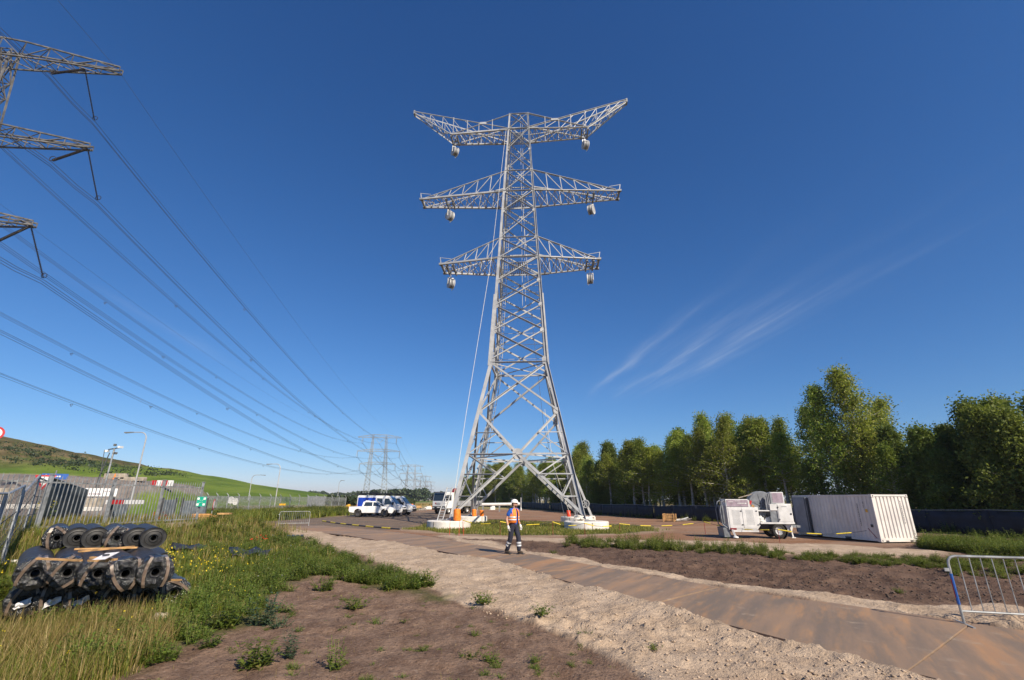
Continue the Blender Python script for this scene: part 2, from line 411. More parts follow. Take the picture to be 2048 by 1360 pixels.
c = t.mix(t.ramp(t.math('ADD', t.math('MULTIPLY', a1, .6), t.math('MULTIPLY', r, .35)), .46, .60, 0, .6), c, (.38, .20, .095)); c = t.mix(t.ramp(t.noise(p, 1.7, 6, .7), .57, .72, 0, .7), c, (.36, .275, .20))
t.set(Base_Color=c, Roughness=t.ramp(a2, .3, .7, .62, .85), Specular_IOR_Level=.3).bump(a3, .12, .01)
t = NT('hill_mat'); p = t.pos(); za = t.attr('zone_a')
n1 = t.noise(p, .06, 6, .6); n2 = t.noise(p, .5, 5, .6)
g = t.mix(t.ramp(n1, .35, .65), (.075, .130, .018), (.145, .200, .032)); g = t.mix(t.ramp(n2, .5, .75, 0, .5), g, (.14, .13, .045))
br = t.mix(t.ramp(n1, .35, .65), (.085, .068, .030), (.21, .155, .085)); br = t.mix(t.ramp(n2, .46, .6, 0, .85), br, (.05, .065, .02)); br = t.mix(t.ramp(t.noise(p, .22, 6, .7), .5, .62, 0, .7), br, (.075, .105, .025))
gr = t.mix(t.ramp(n2, .3, .7), (.17, .145, .13), (.235, .205, .185))
c = t.mix(t.chan(za, 0), g, br); c = t.mix(t.chan(za, 1), c, gr); c = t.mix(t.chan(za, 2), c, (.36, .30, .22))
t.set(Base_Color=c, Roughness=.95, Specular_IOR_Level=.1).bump(t.noise(p, 1.2, 5, .7), .6, .5)
t = simple('ground_clod', (.44, .335, .245), .95, 0, .2, 4)
t = simple('soil_clod', (.115, .080, .060), .95, 0, .3, 4)
# ------------------------------------------------------------------ terrain
ROAD_L = [(13, -9), (9.6, -2), (6.6, 3.5), (4.77, 6.79), (3.76, 8.53), (2.01, 12.03), (-.38, 17.15), (-5.18, 23.79), (-9.5, 29.2), (-14.1, 33.87), (-19.5, 37.6)]
ROAD_R = [(17.5, -6), (13.6, 1), (10.3, 6.2), (7.69, 9.12), (6.0, 11.0), (4.2, 13.6), (1.6, 17.9), (-2.54, 25.19), (-6.3, 30.8), (-10.2, 35.6), (-15.2, 40.4)]
road_poly = ROAD_L + ROAD_R[::-1]
tar_poly = gp([(370, 1047), (545, 1043), (690, 1032), (760, 1027), (880, 1022), (955, 1028), (860, 1046), (800, 1058), (740, 1064), (600, 1063), (400, 1059)])
sand_poly = gp([(560, 1061), (600, 1062), (800, 1090), (1000, 1127), (1200, 1185), (1500, 1268), (1800, 1345)]) + [(7, 2.5), (9.5, -3), (3, -3), (2.2, 4)] + gp([(1275, 1345), (1200, 1300), (1100, 1262), (1000, 1225), (890, 1190), (790, 1140), (700, 1105), (600, 1075)])
sand2_poly = ROAD_R[1:8] + gp([(880, 1074), (1000, 1086), (1060, 1100), (1200, 1124), (1400, 1158), (1600, 1188), (1800, 1204), (2048, 1216)]) + [(14, 9), (18, 4)]
dark_poly = gp([(880, 1079), (1000, 1083), (1150, 1086), (1400, 1100), (1600, 1110), (1800, 1117), (2048, 1128)]) + [(30, 12), (26, 4), (18, 4), (14, 9)] + gp([(2048, 1214), (1800, 1202), (1600, 1186), (1400, 1156), (1200, 1122), (1060, 1099), (1000, 1086)])
bank_poly = gp([(880, 1070), (1150, 1077), (1440, 1082), (1600, 1089), (1760, 1096), (1905, 1100), (1905, 1104), (1800, 1117), (1600, 1111), (1400, 1101), (1150, 1087), (1000, 1084), (880, 1080)])
ringA = gp([(600, 1064), (740, 1063), (820, 1070), (1000, 1079), (1150, 1078), (1440, 1083), (1640, 1091), (1850, 1092), (1850, 1080), (1700, 1064), (1600, 1052), (1400, 1043), (1200, 1031), (1065, 1019), (870, 1018), (700, 1031), (640, 1040)])
isl = gp([(815, 1058), (850, 1062), (930, 1068), (1040, 1071), (1150, 1070), (1260, 1066), (1318, 1060), (1290, 1053), (1220, 1049), (1120, 1046), (1000, 1041), (930, 1041), (850, 1050)])
meadow = [(-30, 4), (-30, 40), (-24, 38)] + gp([(330, 1062), (440, 1066), (560, 1071), (605, 1082), (650, 1100), (705, 1118), (765, 1142), (835, 1165), (890, 1188), (880, 1196), (800, 1181), (740, 1166), (640, 1150), (580, 1165), (545, 1200), (535, 1250), (470, 1262), (400, 1285), (330, 1305), (260, 1340)]) + [(-4.4, 5.6), (-4.6, 2)]
def zones(x, y):
    w = fbm(x * .55, y * .55, 3) * 1.0 * np.clip((y - 2) / 14, .25, 3) + fbm(x * 3, y * 3, 4, .65) * .34
    d = np.hypot(x, y)
    def z(poly, soft=.25, wob=.35): return sstep(-soft, soft, poly_sd(x, y, poly) + w * wob)
    tarz = z(tar_poly, .3, .3)
    sand = np.maximum(z(sand_poly, .05, .34), np.maximum(z(sand2_poly, .08, .36), z(bank_poly, .4, .3)))
    dark = z(dark_poly, .3, .4)
    yard = z(ringA, .4, .2)
    isle = z(isl, .4, .25); mead = z(meadow, .35, .7)
    far = sstep(0, 8, y - (58 + 0 * x)) * (1 - yard)
    farl = sstep(-19, -24, x) * sstep(34, 40, y)
    turf = np.maximum(np.maximum(isle, mead), np.maximum(farl, sstep(26, 34, x)))
    strw = np.maximum(far, 0) * (1 - .0 * x)
    ringsand = yard * sstep(2.2, .2, np.abs(poly_sd(x, y, isl))) * .75
    sand = np.maximum(sand, ringsand)
    return sand, turf, dark, yard, strw, tarz, isle, mead
def height(x, y):
    x = np.asarray(x, float); y = np.asarray(y, float)
    sand, turf, dark, yard, strw, tarz, isle, mead = zones(x, y)
    road = poly_sd(x, y, road_poly)
    near = 1 - sstep(30, 60, np.hypot(x, y))
    hgt = .85 * sstep(-12.6, -15.4, x) * sstep(8, 15, y) * (1 - sstep(27, 37, y))
    und = fbm(x * .35, y * .35, 4)
    hgt = hgt + near * (und * .10 * (1 - yard) + fbm(x * 2.2, y * 2.2, 4) * .05 * (1 - tarz) * (1 - .8 * yard))
    rid = 1 - np.abs(fbm(x * 1.6, y * 1.6, 3) * 2.2)
    clod = np.maximum(fbm(x * 4.5, y * 4.5, 4, .62), 0)
    lump = sstep(-.15, .25, fbm(x * .45 + 9, y * .45, 2))
    hgt = hgt + near * sand * (1 - yard) * (.03 + .02 * rid + (.15 * clod * (.15 + .85 * lump) + .06 * np.maximum(fbm(x * 11, y * 11, 3, .6), 0) * (.4 + .6 * lump)) * (.28 + .72 * sstep(12.5, 8.5, y)))
    # wheel ruts in the sand and the dark soil beside the plate road
    u = (x * .80 + y * .60); hgt = hgt - near * sand * (1 - yard) * .035 * np.maximum(np.sin(u * 4.4 + fbm(x * .8, y * .8, 2) * 3), 0) ** 2
    hgt = hgt + near * dark * np.maximum(fbm(x * 3.3, y * 3.3, 4, .6), -.1) * .11
    bare = (1 - sand) * (1 - turf) * (1 - dark) * (1 - yard)
    q = x * .55 + y * .84 + fbm(x * .5, y * .5, 3) * 1.6
    hgt = hgt - near * bare * (.028 * np.maximum(np.sin(q * 5.2), 0) ** 3 * sstep(-.1, .15, fbm(x * .6 + 3, y * .6, 2)) - .05 * np.maximum(fbm(x * 6, y * 6, 4, .6) - .08, 0))
    inside = sstep(-.10, .22, road)
    hgt = hgt * (1 - inside) + inside * -.06 + (1 - inside) * sstep(-.6, -.05, road) * .055
    flat = np.maximum(yard, tarz) * (1 - isle)
    hgt = hgt * (1 - .92 * flat)
    return hgt
def Hz(x, y): return float(height(np.array([x]), np.array([y]))[0])
def axis(lo, hi, st, far_lo, far_hi, g=1.07):
    a = list(np.arange(lo, hi, st)); s = st; v = hi
    while v < far_hi: a.append(v); s *= g; v += s
    a.append(far_hi); s = st; v = lo - st
    while v > far_lo: a.insert(0, v); s *= g; v -= s
    a.insert(0, far_lo); return np.array(a)
gx = axis(-9, 10, .06, -2400, 2400, 1.05); gy = axis(5.4, 16, .055, -300, 3000, 1.035)
X, Y = np.meshgrid(gx, gy); nx, ny = len(gx), len(gy)
Zg = height(X, Y); zz_ = zones(X, Y)
idx = np.arange(nx * ny).reshape(ny, nx)
Fq = np.stack([idx[:-1, :-1], idx[:-1, 1:], idx[1:, 1:], idx[1:, :-1]], -1).reshape(-1, 4)
one = np.ones(X.size)
za = np.stack([zz_[0].ravel(), zz_[1].ravel(), zz_[2].ravel(), one], -1); zb = np.stack([(zz_[3] * (1 - zz_[6]) * (1 - zz_[0])).ravel(), (zz_[4] * (1 - zz_[5])).ravel(), zz_[5].ravel(), one], -1)
ground = np_mesh('ground', np.stack([X.ravel(), Y.ravel(), Zg.ravel()], -1), Fq, 'ground_mat', None, True, {'zone_a': ('FLOAT_COLOR', za), 'zone_b': ('FLOAT_COLOR', zb)})
tag(ground, kind='structure')

# steel plate road: one object per plate under the road
road = bpy.data.objects.new('road', None); C.objects.link(road); tag(road, kind='structure')
def along(poly, t):
    P = [Vector((*p, 0)) for p in poly]; f = t * (len(P) - 1); i = min(int(f), len(P) - 2); return P[i].lerp(P[i + 1], f - i)
ts = [0.0]
while ts[-1] < 1:
    t0 = ts[-1]; t1 = t0
    while t1 < 1 and (along(ROAD_L, t1) + along(ROAD_R, t1) - along(ROAD_L, t0) - along(ROAD_R, t0)).length / 2 < 4.35: t1 += .002
    ts.append(min(t1, 1.0))
for i in range(len(ts) - 1):
    a, b = ts[i] + .0008, ts[i + 1] - .0008
    c4 = [along(ROAD_L, a), along(ROAD_R, a), along(ROAD_R, b), along(ROAD_L, b)]
    off = Vector((rng.uniform(-.07, .07), rng.uniform(-.07, .07), 0)); cz = rng.uniform(.0, .012)
    ctr = sum(c4, Vector()) / 4 + off
    tl = [rng.uniform(-.006, .006) for _ in range(4)]
    n = 5; vs = []; fs = []
    for lv in (0, 1):
        for iu in range(n + 1):
            for iv in range(n + 1):
                u_, v_ = iu / n, iv / n
                p = (c4[0].lerp(c4[1], u_)).lerp(c4[3].lerp(c4[2], u_), v_) + off
                z = .045 + cz + tl[0] * (1 - u_) + tl[1] * u_ + tl[2] * v_ + .004 * math.sin(5 * u_ + i) - (.028 if lv else 0)
                vs.append((p.x - ctr.x, p.y - ctr.y, z))
    o2 = (n + 1) ** 2
    for iu in range(n):
        for iv in range(n):
            q = iu * (n + 1) + iv; fs += [(q, q + n + 1, q + n + 2, q + 1), (o2 + q, o2 + q + 1, o2 + q + n + 2, o2 + q + n + 1)]
    for e in range(n):
        for q0, q1 in ((e, e + 1), (n * (n + 1) + e + 1, n * (n + 1) + e), ((e + 1) * (n + 1), e * (n + 1)), (e * (n + 1) + n, (e + 1) * (n + 1) + n)):
            fs.append((q0, q1, q1 + o2, q0 + o2))
    o = MB().add(vs, fs).build('steel_plate', 'plate_mat', road); o.location = ctr

# green landfill hill and grey embankment on the left
hxs = np.linspace(-520, -40, 190); hys = np.concatenate([np.linspace(70, 200, 90), np.linspace(206, 520, 40)])
HX, HY = np.meshgrid(hxs, hys)
crest = np.interp(HX, [-520, -260, -200, -166, -152, -142, -135, -121, -106, -95, -76, -61, -52, -40], [34, 33, 26.5, 20.6, 17.8, 16.0, 13.8, 12.2, 9.9, 7.9, 5.5, 3.2, 1.0, -.6])
prof = sstep(74, 150, HY) * (1 - .9 * sstep(156, 300, HY))
HZ = crest * prof + fbm(HX * .05, HY * .05, 4) * 1.4 * prof * sstep(3, 12, crest) + fbm(HX * .3, HY * .3, 4) * .7 * prof * sstep(9, 14, crest) - .35
hi = np.arange(HX.size).reshape(HX.shape)
hF = np.stack([hi[:-1, :-1], hi[:-1, 1:], hi[1:, 1:], hi[1:, :-1]], -1).reshape(-1, 4)
br = sstep(.0, .35, (HZ - 8.5) / 9 + fbm(HX * .06, HY * .06, 4) * .9) * sstep(-118, -140, HX)
brt = sstep(.78, .93, prof) * sstep(-112, -130, HX) * sstep(-.25, .1, fbm(HX * .09 + 5, HY * .09, 3))
trk = sstep(.55, .25, np.abs(HZ - (7.2 + (HX + 150) * .004))) * sstep(-108, -118, HX)
hz4 = np.stack([np.maximum(br, brt).ravel(), 0 * br.ravel(), trk.ravel(), np.ones(br.size)], -1)
hill = np_mesh('hill', np.stack([HX.ravel(), HY.ravel(), HZ.ravel()], -1), hF, 'hill_mat', None, True, {'zone_a': ('FLOAT_COLOR', hz4)})
tag(hill, kind='structure')
exs = np.linspace(-110, -44, 110); eys = np.linspace(58, 92, 50); EX, EY = np.meshgrid(exs, eys)
top = np.interp(EX, [-110, -80, -66, -56, -51.5, -48.5, -44], [6.3, 5.9, 5.6, 5.0, 4.3, 2.4, -.6])
EZ = top * sstep(60, 72, EY + (EX + 70) * .05) * (1 - sstep(80, 91, EY)) + fbm(EX * .5, EY * .5, 4) * .35 - .4
ei = np.arange(EX.size).reshape(EX.shape)
eF = np.stack([ei[:-1, :-1], ei[:-1, 1:], ei[1:, 1:], ei[1:, :-1]], -1).reshape(-1, 4)
e4 = np.stack([0 * EX.ravel(), sstep(-49, -51, EX + fbm(EX * .4, EY * .4, 3) * 3).ravel(), 0 * EX.ravel(), np.ones(EX.size)], -1)
emb = np_mesh('embankment', np.stack([EX.ravel(), EY.ravel(), EZ.ravel()], -1), eF, 'hill_mat', None, True, {'zone_a': ('FLOAT_COLOR', e4)})
tag(emb, kind='structure')
def Ez(x, y):
    i = np.argmin(abs(exs - x)); j = np.argmin(abs(eys - y)); return float(EZ[j, i])
# ------------------------------------------------------------------ the new lattice pylon
TW = (0.76, 42.52); TPSI = math.radians(-4.22)
pyl = thing('lattice_pylon', 'tall new light grey steel lattice pylon with six crossarms standing on concrete feet', 'pylon', (TW[0], TW[1], 0), TPSI)
def tw(a, b, z):
    c, s = math.cos(TPSI), math.sin(TPSI); return Vector((TW[0] + a * c - b * s, TW[1] + a * s + b * c, z))
ZW = 13.46
def bw(z): return 5.0 - (z - .6) * (5 - 2.475) / (ZW - .6) if z < ZW else 2.475 - .0505 * (z - ZW)
ZT = 42.6
for sx_ in (-1, 1):
    for sy_ in (-1, 1):
        m = MB()
        for z0, z1, w in ((.55, ZW, .30), (ZW, 24.2, .26), (24.2, 34.6, .22), (34.6, ZT, .17)):
            m.angle((sx_ * bw(z0), sy_ * bw(z0), z0), (sx_ * bw(z1), sy_ * bw(z1), z1), w, .035, out=(-sx_, sy_ * .02, 0))
            m.angle((sx_ * bw(z0) * .985, sy_ * bw(z0) * .985, z0), (sx_ * bw(z1) * .985, sy_ * bw(z1) * .985, z1), w * .72, .03, out=(sx_ * .1, -sy_, 0))
        m.box((sx_ * bw(.55), sy_ * bw(.55), .6), (.55, .55, .08))
        # doubled stiffening leg between waist and first crossarm
        m.bar((sx_ * (bw(13.2) + .12), sy_ * (bw(13.2) + .05), 13.2), (sx_ * (bw(20.2) + .12), sy_ * (bw(20.2) + .05), 20.2), .14)
        m.build('leg', 'galvanised', pyl)
def face_pt(f, s, z, k=1.0):      # f: face 0 front,1 back,2 left,3 right; s in -1..1 along the face
    b = bw(z); e = b - .02
    return [(s * b, -e, z), (s * b, e, z), (-e, s * b, z), (e, s * b, z)][f]
nout = [(0, -1, 0), (0, 1, 0), (-1, 0, 0), (1, 0, 0)]
def brace(f, s0, z0, s1, z1, w=.12, off=0., name='brace'):
    n = Vector(nout[f]) * off
    m = MB(); m.angle(Vector(face_pt(f, s0, z0)) + n, Vector(face_pt(f, s1, z1)) + n, w, w * .18, out=nout[f]); m.build(name, 'galvanised', pyl)
def gusset(f, s, z, r):
    c = Vector(face_pt(f, s, z)) + Vector(nout[f]) * .07; m = MB()
    u = Vector((1, 0, 0)) if f < 2 else Vector((0, 1, 0)); n = Vector(nout[f])
    pts = [c + u * (r * math.cos(a)) + Vector((0, 0, r * 1.1 * math.sin(a))) for a in [math.pi * (k + .5) / 4 for k in range(8)]]
    vs = [p + n * .012 for p in pts] + [p - n * .012 for p in pts]
    m.add(vs, [tuple(range(8)), tuple(range(15, 7, -1))] + [(i, i + 8, (i + 1) % 8 + 8, (i + 1) % 8) for i in range(8)]); m.build('gusset_plate', 'galvanised', pyl)
z1x, zb = 9.0, 5.45
panels = [13.75, 16.5, 19.05, 21.6, 24.13, 26.4, 29.6, 32.0, 34.65, 37.45, 40.3, 42.5]
for f in range(4):
    # lower big X through the belt node
    for s in (-1, 1):
        brace(f, s, .9, 0, zb, .22, .0); brace(f, 0, zb, -s, z1x, .18, .0)
        brace(f, s, z1x, -s, ZW, .17, .03 * s)
        brace(f, s, zb, 0, zb, .14, .05, 'belt_bar')
        # redundant members of the lower panels
        def dpos(z):                      # position of the diagonal on the face, as fraction of half width
            return s * bw(.9) * (1 - (z - .9) / (zb - .9)) / bw(z)
        def upos(z):
            return s * bw(z1x) * ((z - zb) / (z1x - zb)) / bw(z)
        brace(f, s, 3.9, dpos(3.9), 3.9, .10, .02, 'strut'); brace(f, s, 2.25, dpos(2.25), 2.25, .09, .02, 'strut')
        brace(f, s, zb, dpos(3.9), 3.9, .10, .04, 'strut'); brace(f, s, 3.9, dpos(2.25), 2.25, .10, .04, 'strut')
        brace(f, s, 7.2, upos(7.2), 7.2, .08, .02, 'strut'); brace(f, s, zb, upos(7.2), 7.2, .09, .04, 'strut')
    gusset(f, 0, zb, .42)
    zc = z1x + (ZW - z1x) * bw(z1x) / (bw(z1x) + bw(ZW))
    brace(f, -1, ZW + .05, 1, ZW + .05, .14, .05, 'belt_bar')
    for s in (-1, 1): gusset(f, s * .96, z1x, .27); gusset(f, s * .94, ZW + .1, .27)
    for i in range(len(panels) - 1):
        a, b = panels[i] + .12, panels[i + 1] - .02; w = .15 - .006 * i
        brace(f, -.96, b, .96, a, w, .0); brace(f, .96, b, -.96, a, w, .055)
        if f < 2 or i % 2 == 0:
            brace(f, -1, (a + b) / 2, 1, (a + b) / 2, .035, -.04, 'tie_rod')
        if f in (0, 2, 3):
            for s in (-1, 1): gusset(f, s * .93, panels[i], .24 - .012 * i)
    for z in (24.2, 32.05, 40.33, 26.45, 34.65, 42.5):
        brace(f, -1, z, 1, z, .13 if z in (24.2, 32.05, 40.33) else .10, .06, 'belt_bar')
# plan bracing at belt, waist and crossarm levels, with a working platform
for z in (zb, ZW, 24.1, 31.95, 40.25):   # plan levels
    b = bw(z)
    if z == zb:
        for p, q in (((0, -b), (b, 0)), ((b, 0), (0, b)), ((0, b), (-b, 0)), ((-b, 0), (0, -b))):
            MB().angle((*p, z), (*q, z), .11).build('plan_bar', 'galvanised', pyl)
    else:
        for p, q in (((-b, -b), (b, b)), ((-b, b), (b, -b))):
            MB().angle((*p, z), (*q, z), .09).build('plan_bar', 'galvanised', pyl)
        if z == ZW: continue
        m = MB()
        for k in range(9): m.box((-.5 * b + k * .11 * b, .15 * b, z + .05), (.05 * b, 1.3 * b, .03))
        m.box((-.06 * b, .8 * b, z + .06), (1.1 * b, .05, .06)); m.box((-.06 * b, -.5 * b, z + .06), (1.1 * b, .05, .06)); m.build('platform', 'galv_dark', pyl)
m = MB()                                     # roof cap at the very top
b = bw(ZT)
for p in ((-b, -b), (b, -b), (b, b), (-b, b)): m.bar((*p, ZT), (0, 0, ZT + .75), .08)
m.box((0, 0, ZT + .75), (.2, .2, .1)); m.build('peak_cap', 'galvanised', pyl)
m = MB()                                     # climbing ladder on the left rear leg
for i in range(3):
    for zz0, zz1 in ((.6, ZW), (ZW, 42)):
        m.bar((-bw(zz0) + .3 + .22 * (i % 2), bw(zz0) - .3, zz0), (-bw(zz1) + .3 + .22 * (i % 2), bw(zz1) - .3, zz1), .045)
k = 1.0
while k < 42: m.bar((-bw(k) + .3, bw(k) - .3, k), (-bw(k) + .52, bw(k) - .3, k), .03); k += .35
m.build('climbing_ladder', 'galvanised', pyl)
for q in range(2):                            # cage posts: thin rods inside the upper body
    m = MB(); m.bar((.25 + .3 * q, .3, 20), (.15 + .2 * q, .2, 42.3), .04); m.build('cage_rod', 'galvanised', pyl)

def lerp3(p, q, t): return Vector(p).lerp(Vector(q), t)
def arm(side, zl, zu, L, d, hang, n, top=False, label=None):
    b, bu = bw(zl), bw(zu)
    a = bpy.data.objects.new('crossarm', None); C.objects.link(a); a.parent = pyl; a['label'] = label
    def part(nm, fn, mat='galvanised'):
        m = MB(); fn(m); return m.build(nm, mat, a)
    s = side
    for y in (-1, 1):
        r0, r1 = Vector((s * b, y * b, zl)), Vector((s * L, y * d, zl))
        u0 = Vector((s * bu, y * bu, zu))
        part('chord', lambda m: m.angle(r0, r1, .17, .03, out=(0, 0, 1)))
        part('chord_splice', lambda m: m.bar(r0 - (r1 - r0).normalized() * .1, r0 + (r1 - r0).normalized() * 1.0, .16, .2), 'galv_dark')
        if not top:
            part('chord', lambda m: m.angle(u0, r1 + Vector((-s * .35, 0, .12)), .13, .025, out=(0, y, 0)))
            pu = u0; pv = r0
            for k in range(1, n):
                t = k / n; v = r0.lerp(r1, t); u = u0.lerp(r1 + Vector((-s * .35, 0, .12)), t)
                part('strut', lambda m: m.bar(v, u, .07, .07)); part('lattice_bar', lambda m: m.bar(pu, v, .06, .06))
                pu = u
            part('strut', lambda m: m.bar(u0.lerp(r1, .86), r0.lerp(r1, .78), .05, .05))
        else:
            K = Vector((s * 12.05, y * .22, 44.45)); node_t = .42
            A0, A1 = u0, r1; B0, B1 = r0, K
            part('chord', lambda m: m.angle(A0, A1, .13, .025, out=(0, y, 0))); part('chord', lambda m: m.angle(B0 + Vector((0, 0, .15)), B1, .13, .025, out=(0, y, 0)))
            part('chord', lambda m: m.angle(r1, K - Vector((0, 0, .25)), .14, .025, out=(0, y, 0)))
            part('gusset_plate', lambda m: m.box((s * 3.95, y * (b + (d - b) * .45), 41.52), (.75, .05, .26)))
            for xx in (2.9, 4.4, 5.7, 7.3):
                t = (xx - b) / (L - b); v = r0.lerp(r1, min(t, 1)); tb = (xx - b) / (12.05 - b); ta = (xx - bu) / (L - bu)
                zz_a = A0.lerp(A1, min(ta, 1)); zz_b = B0.lerp(B1, tb); u = zz_a if zz_a.z > zz_b.z else zz_b
                part('strut', lambda m: m.bar(v, Vector((v.x, v.y, u.z)), .07, .07))
            for xx0, xx1 in ((8.6, 8.6), (10.1, 10.1)):
                tb = (xx0 - b) / (12.05 - b); tl_ = (xx0 - L) / (12.05 - L)
                part('strut', lambda m: m.bar(B0.lerp(B1, tb), r1.lerp(K, tl_), .06, .06))
            for xa, xb in ((7.5, 6.0), (8.6, 7.0), (10.1, 8.4), (11.3, 10.0), (6.0, 4.6), (4.4, 2.9)):
                tb = (xa - b) / (12.05 - b); U_ = B0.lerp(B1, max(tb, 0))
                V_ = r1.lerp(K, (xb - L) / (12.05 - L)) if xb > L else r0.lerp(r1, (xb - b) / (L - b))
                part('lattice_bar', lambda m: m.bar(U_, V_, .055, .055))
    # bottom plane lattice and cross members between the two trusses
    nb = 2 * n if not top else 9
    def bp(t, y): return Vector((s * (b + (L - b) * t), y * (b + (d - b) * t), zl))
    for k in range(nb):
        t0, t1 = k / nb, (k + 1) / nb
        part('lattice_bar', lambda m: m.bar(bp(t0, -1), bp(t1, 1), .055, .055)); part('lattice_bar', lambda m: m.bar(bp(t0, 1), bp(t1, -1), .055, .055))
        if k % 2: part('strut', lambda m: m.bar(bp(t0, -1), bp(t0, 1), .06, .06))
    if top:
        for k in range(1, 7):
            t = k / 7; q = lambda y, t=t: Vector((s * L, y * d, zl)).lerp(Vector((s * 12.05, y * .22, 44.3)), t)
            t2 = (k - 1) / 7; q2 = lambda y, t2=t2: Vector((s * L, y * d, zl)).lerp(Vector((s * 12.05, y * .22, 44.3)), t2)
            part('lattice_bar', lambda m: m.bar(q(-1), q(1), .05, .05)); part('lattice_bar', lambda m: m.bar(q2(-1), q(1), .05, .05))
        part('tip_bracket', lambda m: m.box((s * 12.08, 0, 44.35), (.16, .55, .5)), 'galv_dark')
        part('upper_tie', lambda m: m.bar((s * bu, bu, zl + 1.0), (s * 9.2, .55, 41.9), .08))
    else:
        for y in (-1, 1):
            e = bp(1, y); part('tip_post', lambda m: (m.bar(e, e + Vector((s * .12, 0, .75)), .07), m.bar(e + Vector((s * .12, 0, .72)), e + Vector((-s * 1.0, 0, .55)), .04)))
        part('tip_beam', lambda m: (m.bar(bp(1, -1), bp(1, 1), .16, .2), m.box(bp(1, -1), (.4, .25, .2)), m.box(bp(1, 1), (.4, .25, .2))), 'galv_dark')
    for dx in (-.33, .33):
        th = (hang + dx - b) / (L - b)
        part('hanger_beam', lambda m: m.bar(bp(th, -1) - Vector((0, 0, .1)), bp(th, 1) - Vector((0, 0, .1)), .13, .3), 'galv_dark')
    part('hanger_shackle', lambda m: (m.bar((s * hang - .36, 0, zl - .25), (s * hang + .36, 0, zl - .25), .1), m.bar((s * hang, 0, zl - .25), (s * hang, 0, zl - .6), .08)), 'galv_dark')
    return a
names = {-1: 'left', 1: 'right'}
for s in (-1, 1):
    arm(s, 24.2, 26.45, 7.78, 1.0, 6.95, 5, label='lowest crossarm on the %s of the pylon' % names[s])
    arm(s, 32.1, 34.65, 10.33, .75, 7.4, 6, label='middle crossarm on the %s of the pylon' % names[s])
    arm(s, 40.36, 42.5, 7.48, .8, 7.2, 4, True, label='top crossarm on the %s with upswept tip' % names[s])

# concrete footings
for i, (sx_, sy_, rr, wd) in enumerate(((-1, -1, 1.62, 'front left'), (1, -1, 1.62, 'front right'), (-1, 1, 1.62, 'rear left'), (1, 1, 1.62, 'rear right'))):
    p = tw(sx_ * 5.1, sy_ * 5.1, -.05)
    ft = thing('concrete_footing', 'round white concrete footing under the %s leg of the tall pylon' % wd, 'footing', p, TPSI + i * .7, 'pylon footings')
    m = MB(); m.lathe((0, 0, 0), (0, 0, 1), [(rr, 0), (rr, .52), (rr - .05, .57), (0, .57)], 40); m.build('collar', 'concrete', ft, True)
    m = MB()
    for k in range(3): m.box((rr * math.cos(k * 2.1), rr * math.sin(k * 2.1), .28), (.05, .05, .5), k * 2.1)
    m.build('form_joint', 'concrete_tan', ft)
    MB().box((0, 0, .60), (.9, .9, .06)).build('base_plate', 'galv_dark', ft)
# stringing blocks hanging from the arms
pos6 = [(-1, 24.2, 6.95, 'lowest left'), (-1, 32.1, 7.4, 'middle left'), (-1, 40.36, 7.2, 'top left'), (1, 24.2, 6.95, 'lowest right'), (1, 32.1, 7.4, 'middle right'), (1, 40.36, 7.2, 'top right')]
for i, (s, z, x, wd) in enumerate(pos6):
    p = tw(s * x, 0, z - .6)
    pb = thing('stringing_block', 'grey stringing pulley hanging from the %s crossarm of the new pylon' % wd, 'pulley', p, [.5, .8, .6, 1.35, -.5, .25][i] + (math.pi / 2 if i == 3 else 0), 'stringing pulleys'); pb.scale = (.82, .82, .9)
    MB().tube([(0, 0, 0), (0, 0, -.5)], .035, 6).build('hanger_link', 'rope', pb)
    m = MB(); m.bar((-.36, 0, -.52), (.36, 0, -.52), .08, .1); m.bar((-.36, 0, -.5), (-.36, 0, -1.3), .06, .12); m.bar((.36, 0, -.5), (.36, 0, -1.75), .06, .12); m.cyl((-.4, 0, -1.2), (.4, 0, -1.2), .06, 8); m.ring((.34, 0, -1.2), (1, 0, 0), .56, .05, 22, 6)
    m.bar((0, 0, -.52), (0, 0, -.4), .12); m.bar((.36, 0, -1.75), (.2, .2, -1.95), .05); m.build('frame', 'machine_white', pb)
    for k in range(3):
        w = MB(); xk = -.2 + .2 * k
        w.lathe((xk, 0, -1.2), (1, 0, 0), [(.10, -.09), (.52, -.10), (.57, -.09), (.48, -.03), (.48, .03), (.57, .09), (.52, .10), (.10, .09)], 24)
        for q in range(5):
            a = q * 1.2566; w.bar((xk, 0, -1.2), (xk, .45 * math.cos(a), -1.2 + .45 * math.sin(a)), .1, .06)
        w.build('sheave', 'galvanised' if k != 1 else 'galv_dark', pb, True)
# hand lines
for nm, pts, lb in (('hand_line', [tw(-1.35, -1.3, 40.2), tw(-2.6, -2.2, 24), tw(-4.2, -4.4, 8.5), tw(-4.9, -5.4, .7)], 'thin white rope hanging down the left side of the new pylon'),
                    ('hand_line', [tw(.2, -.4, 34), tw(1.0, -1.0, 20), tw(2.1, -1.9, 8.0), tw(3.6, -3.3, .7)], 'thin white rope running down inside the right half of the new pylon'),
                    ('hand_line', [tw(2.2, 2.6, 10.2), tw(2.9, 2.6, 5), tw(4.3, 3.4, .7)], 'tan rope slack beside the right rear leg of the new pylon')):
    tag(MB().tube(pts, .018, 5).build(nm, 'rope'), lb, 'rope')

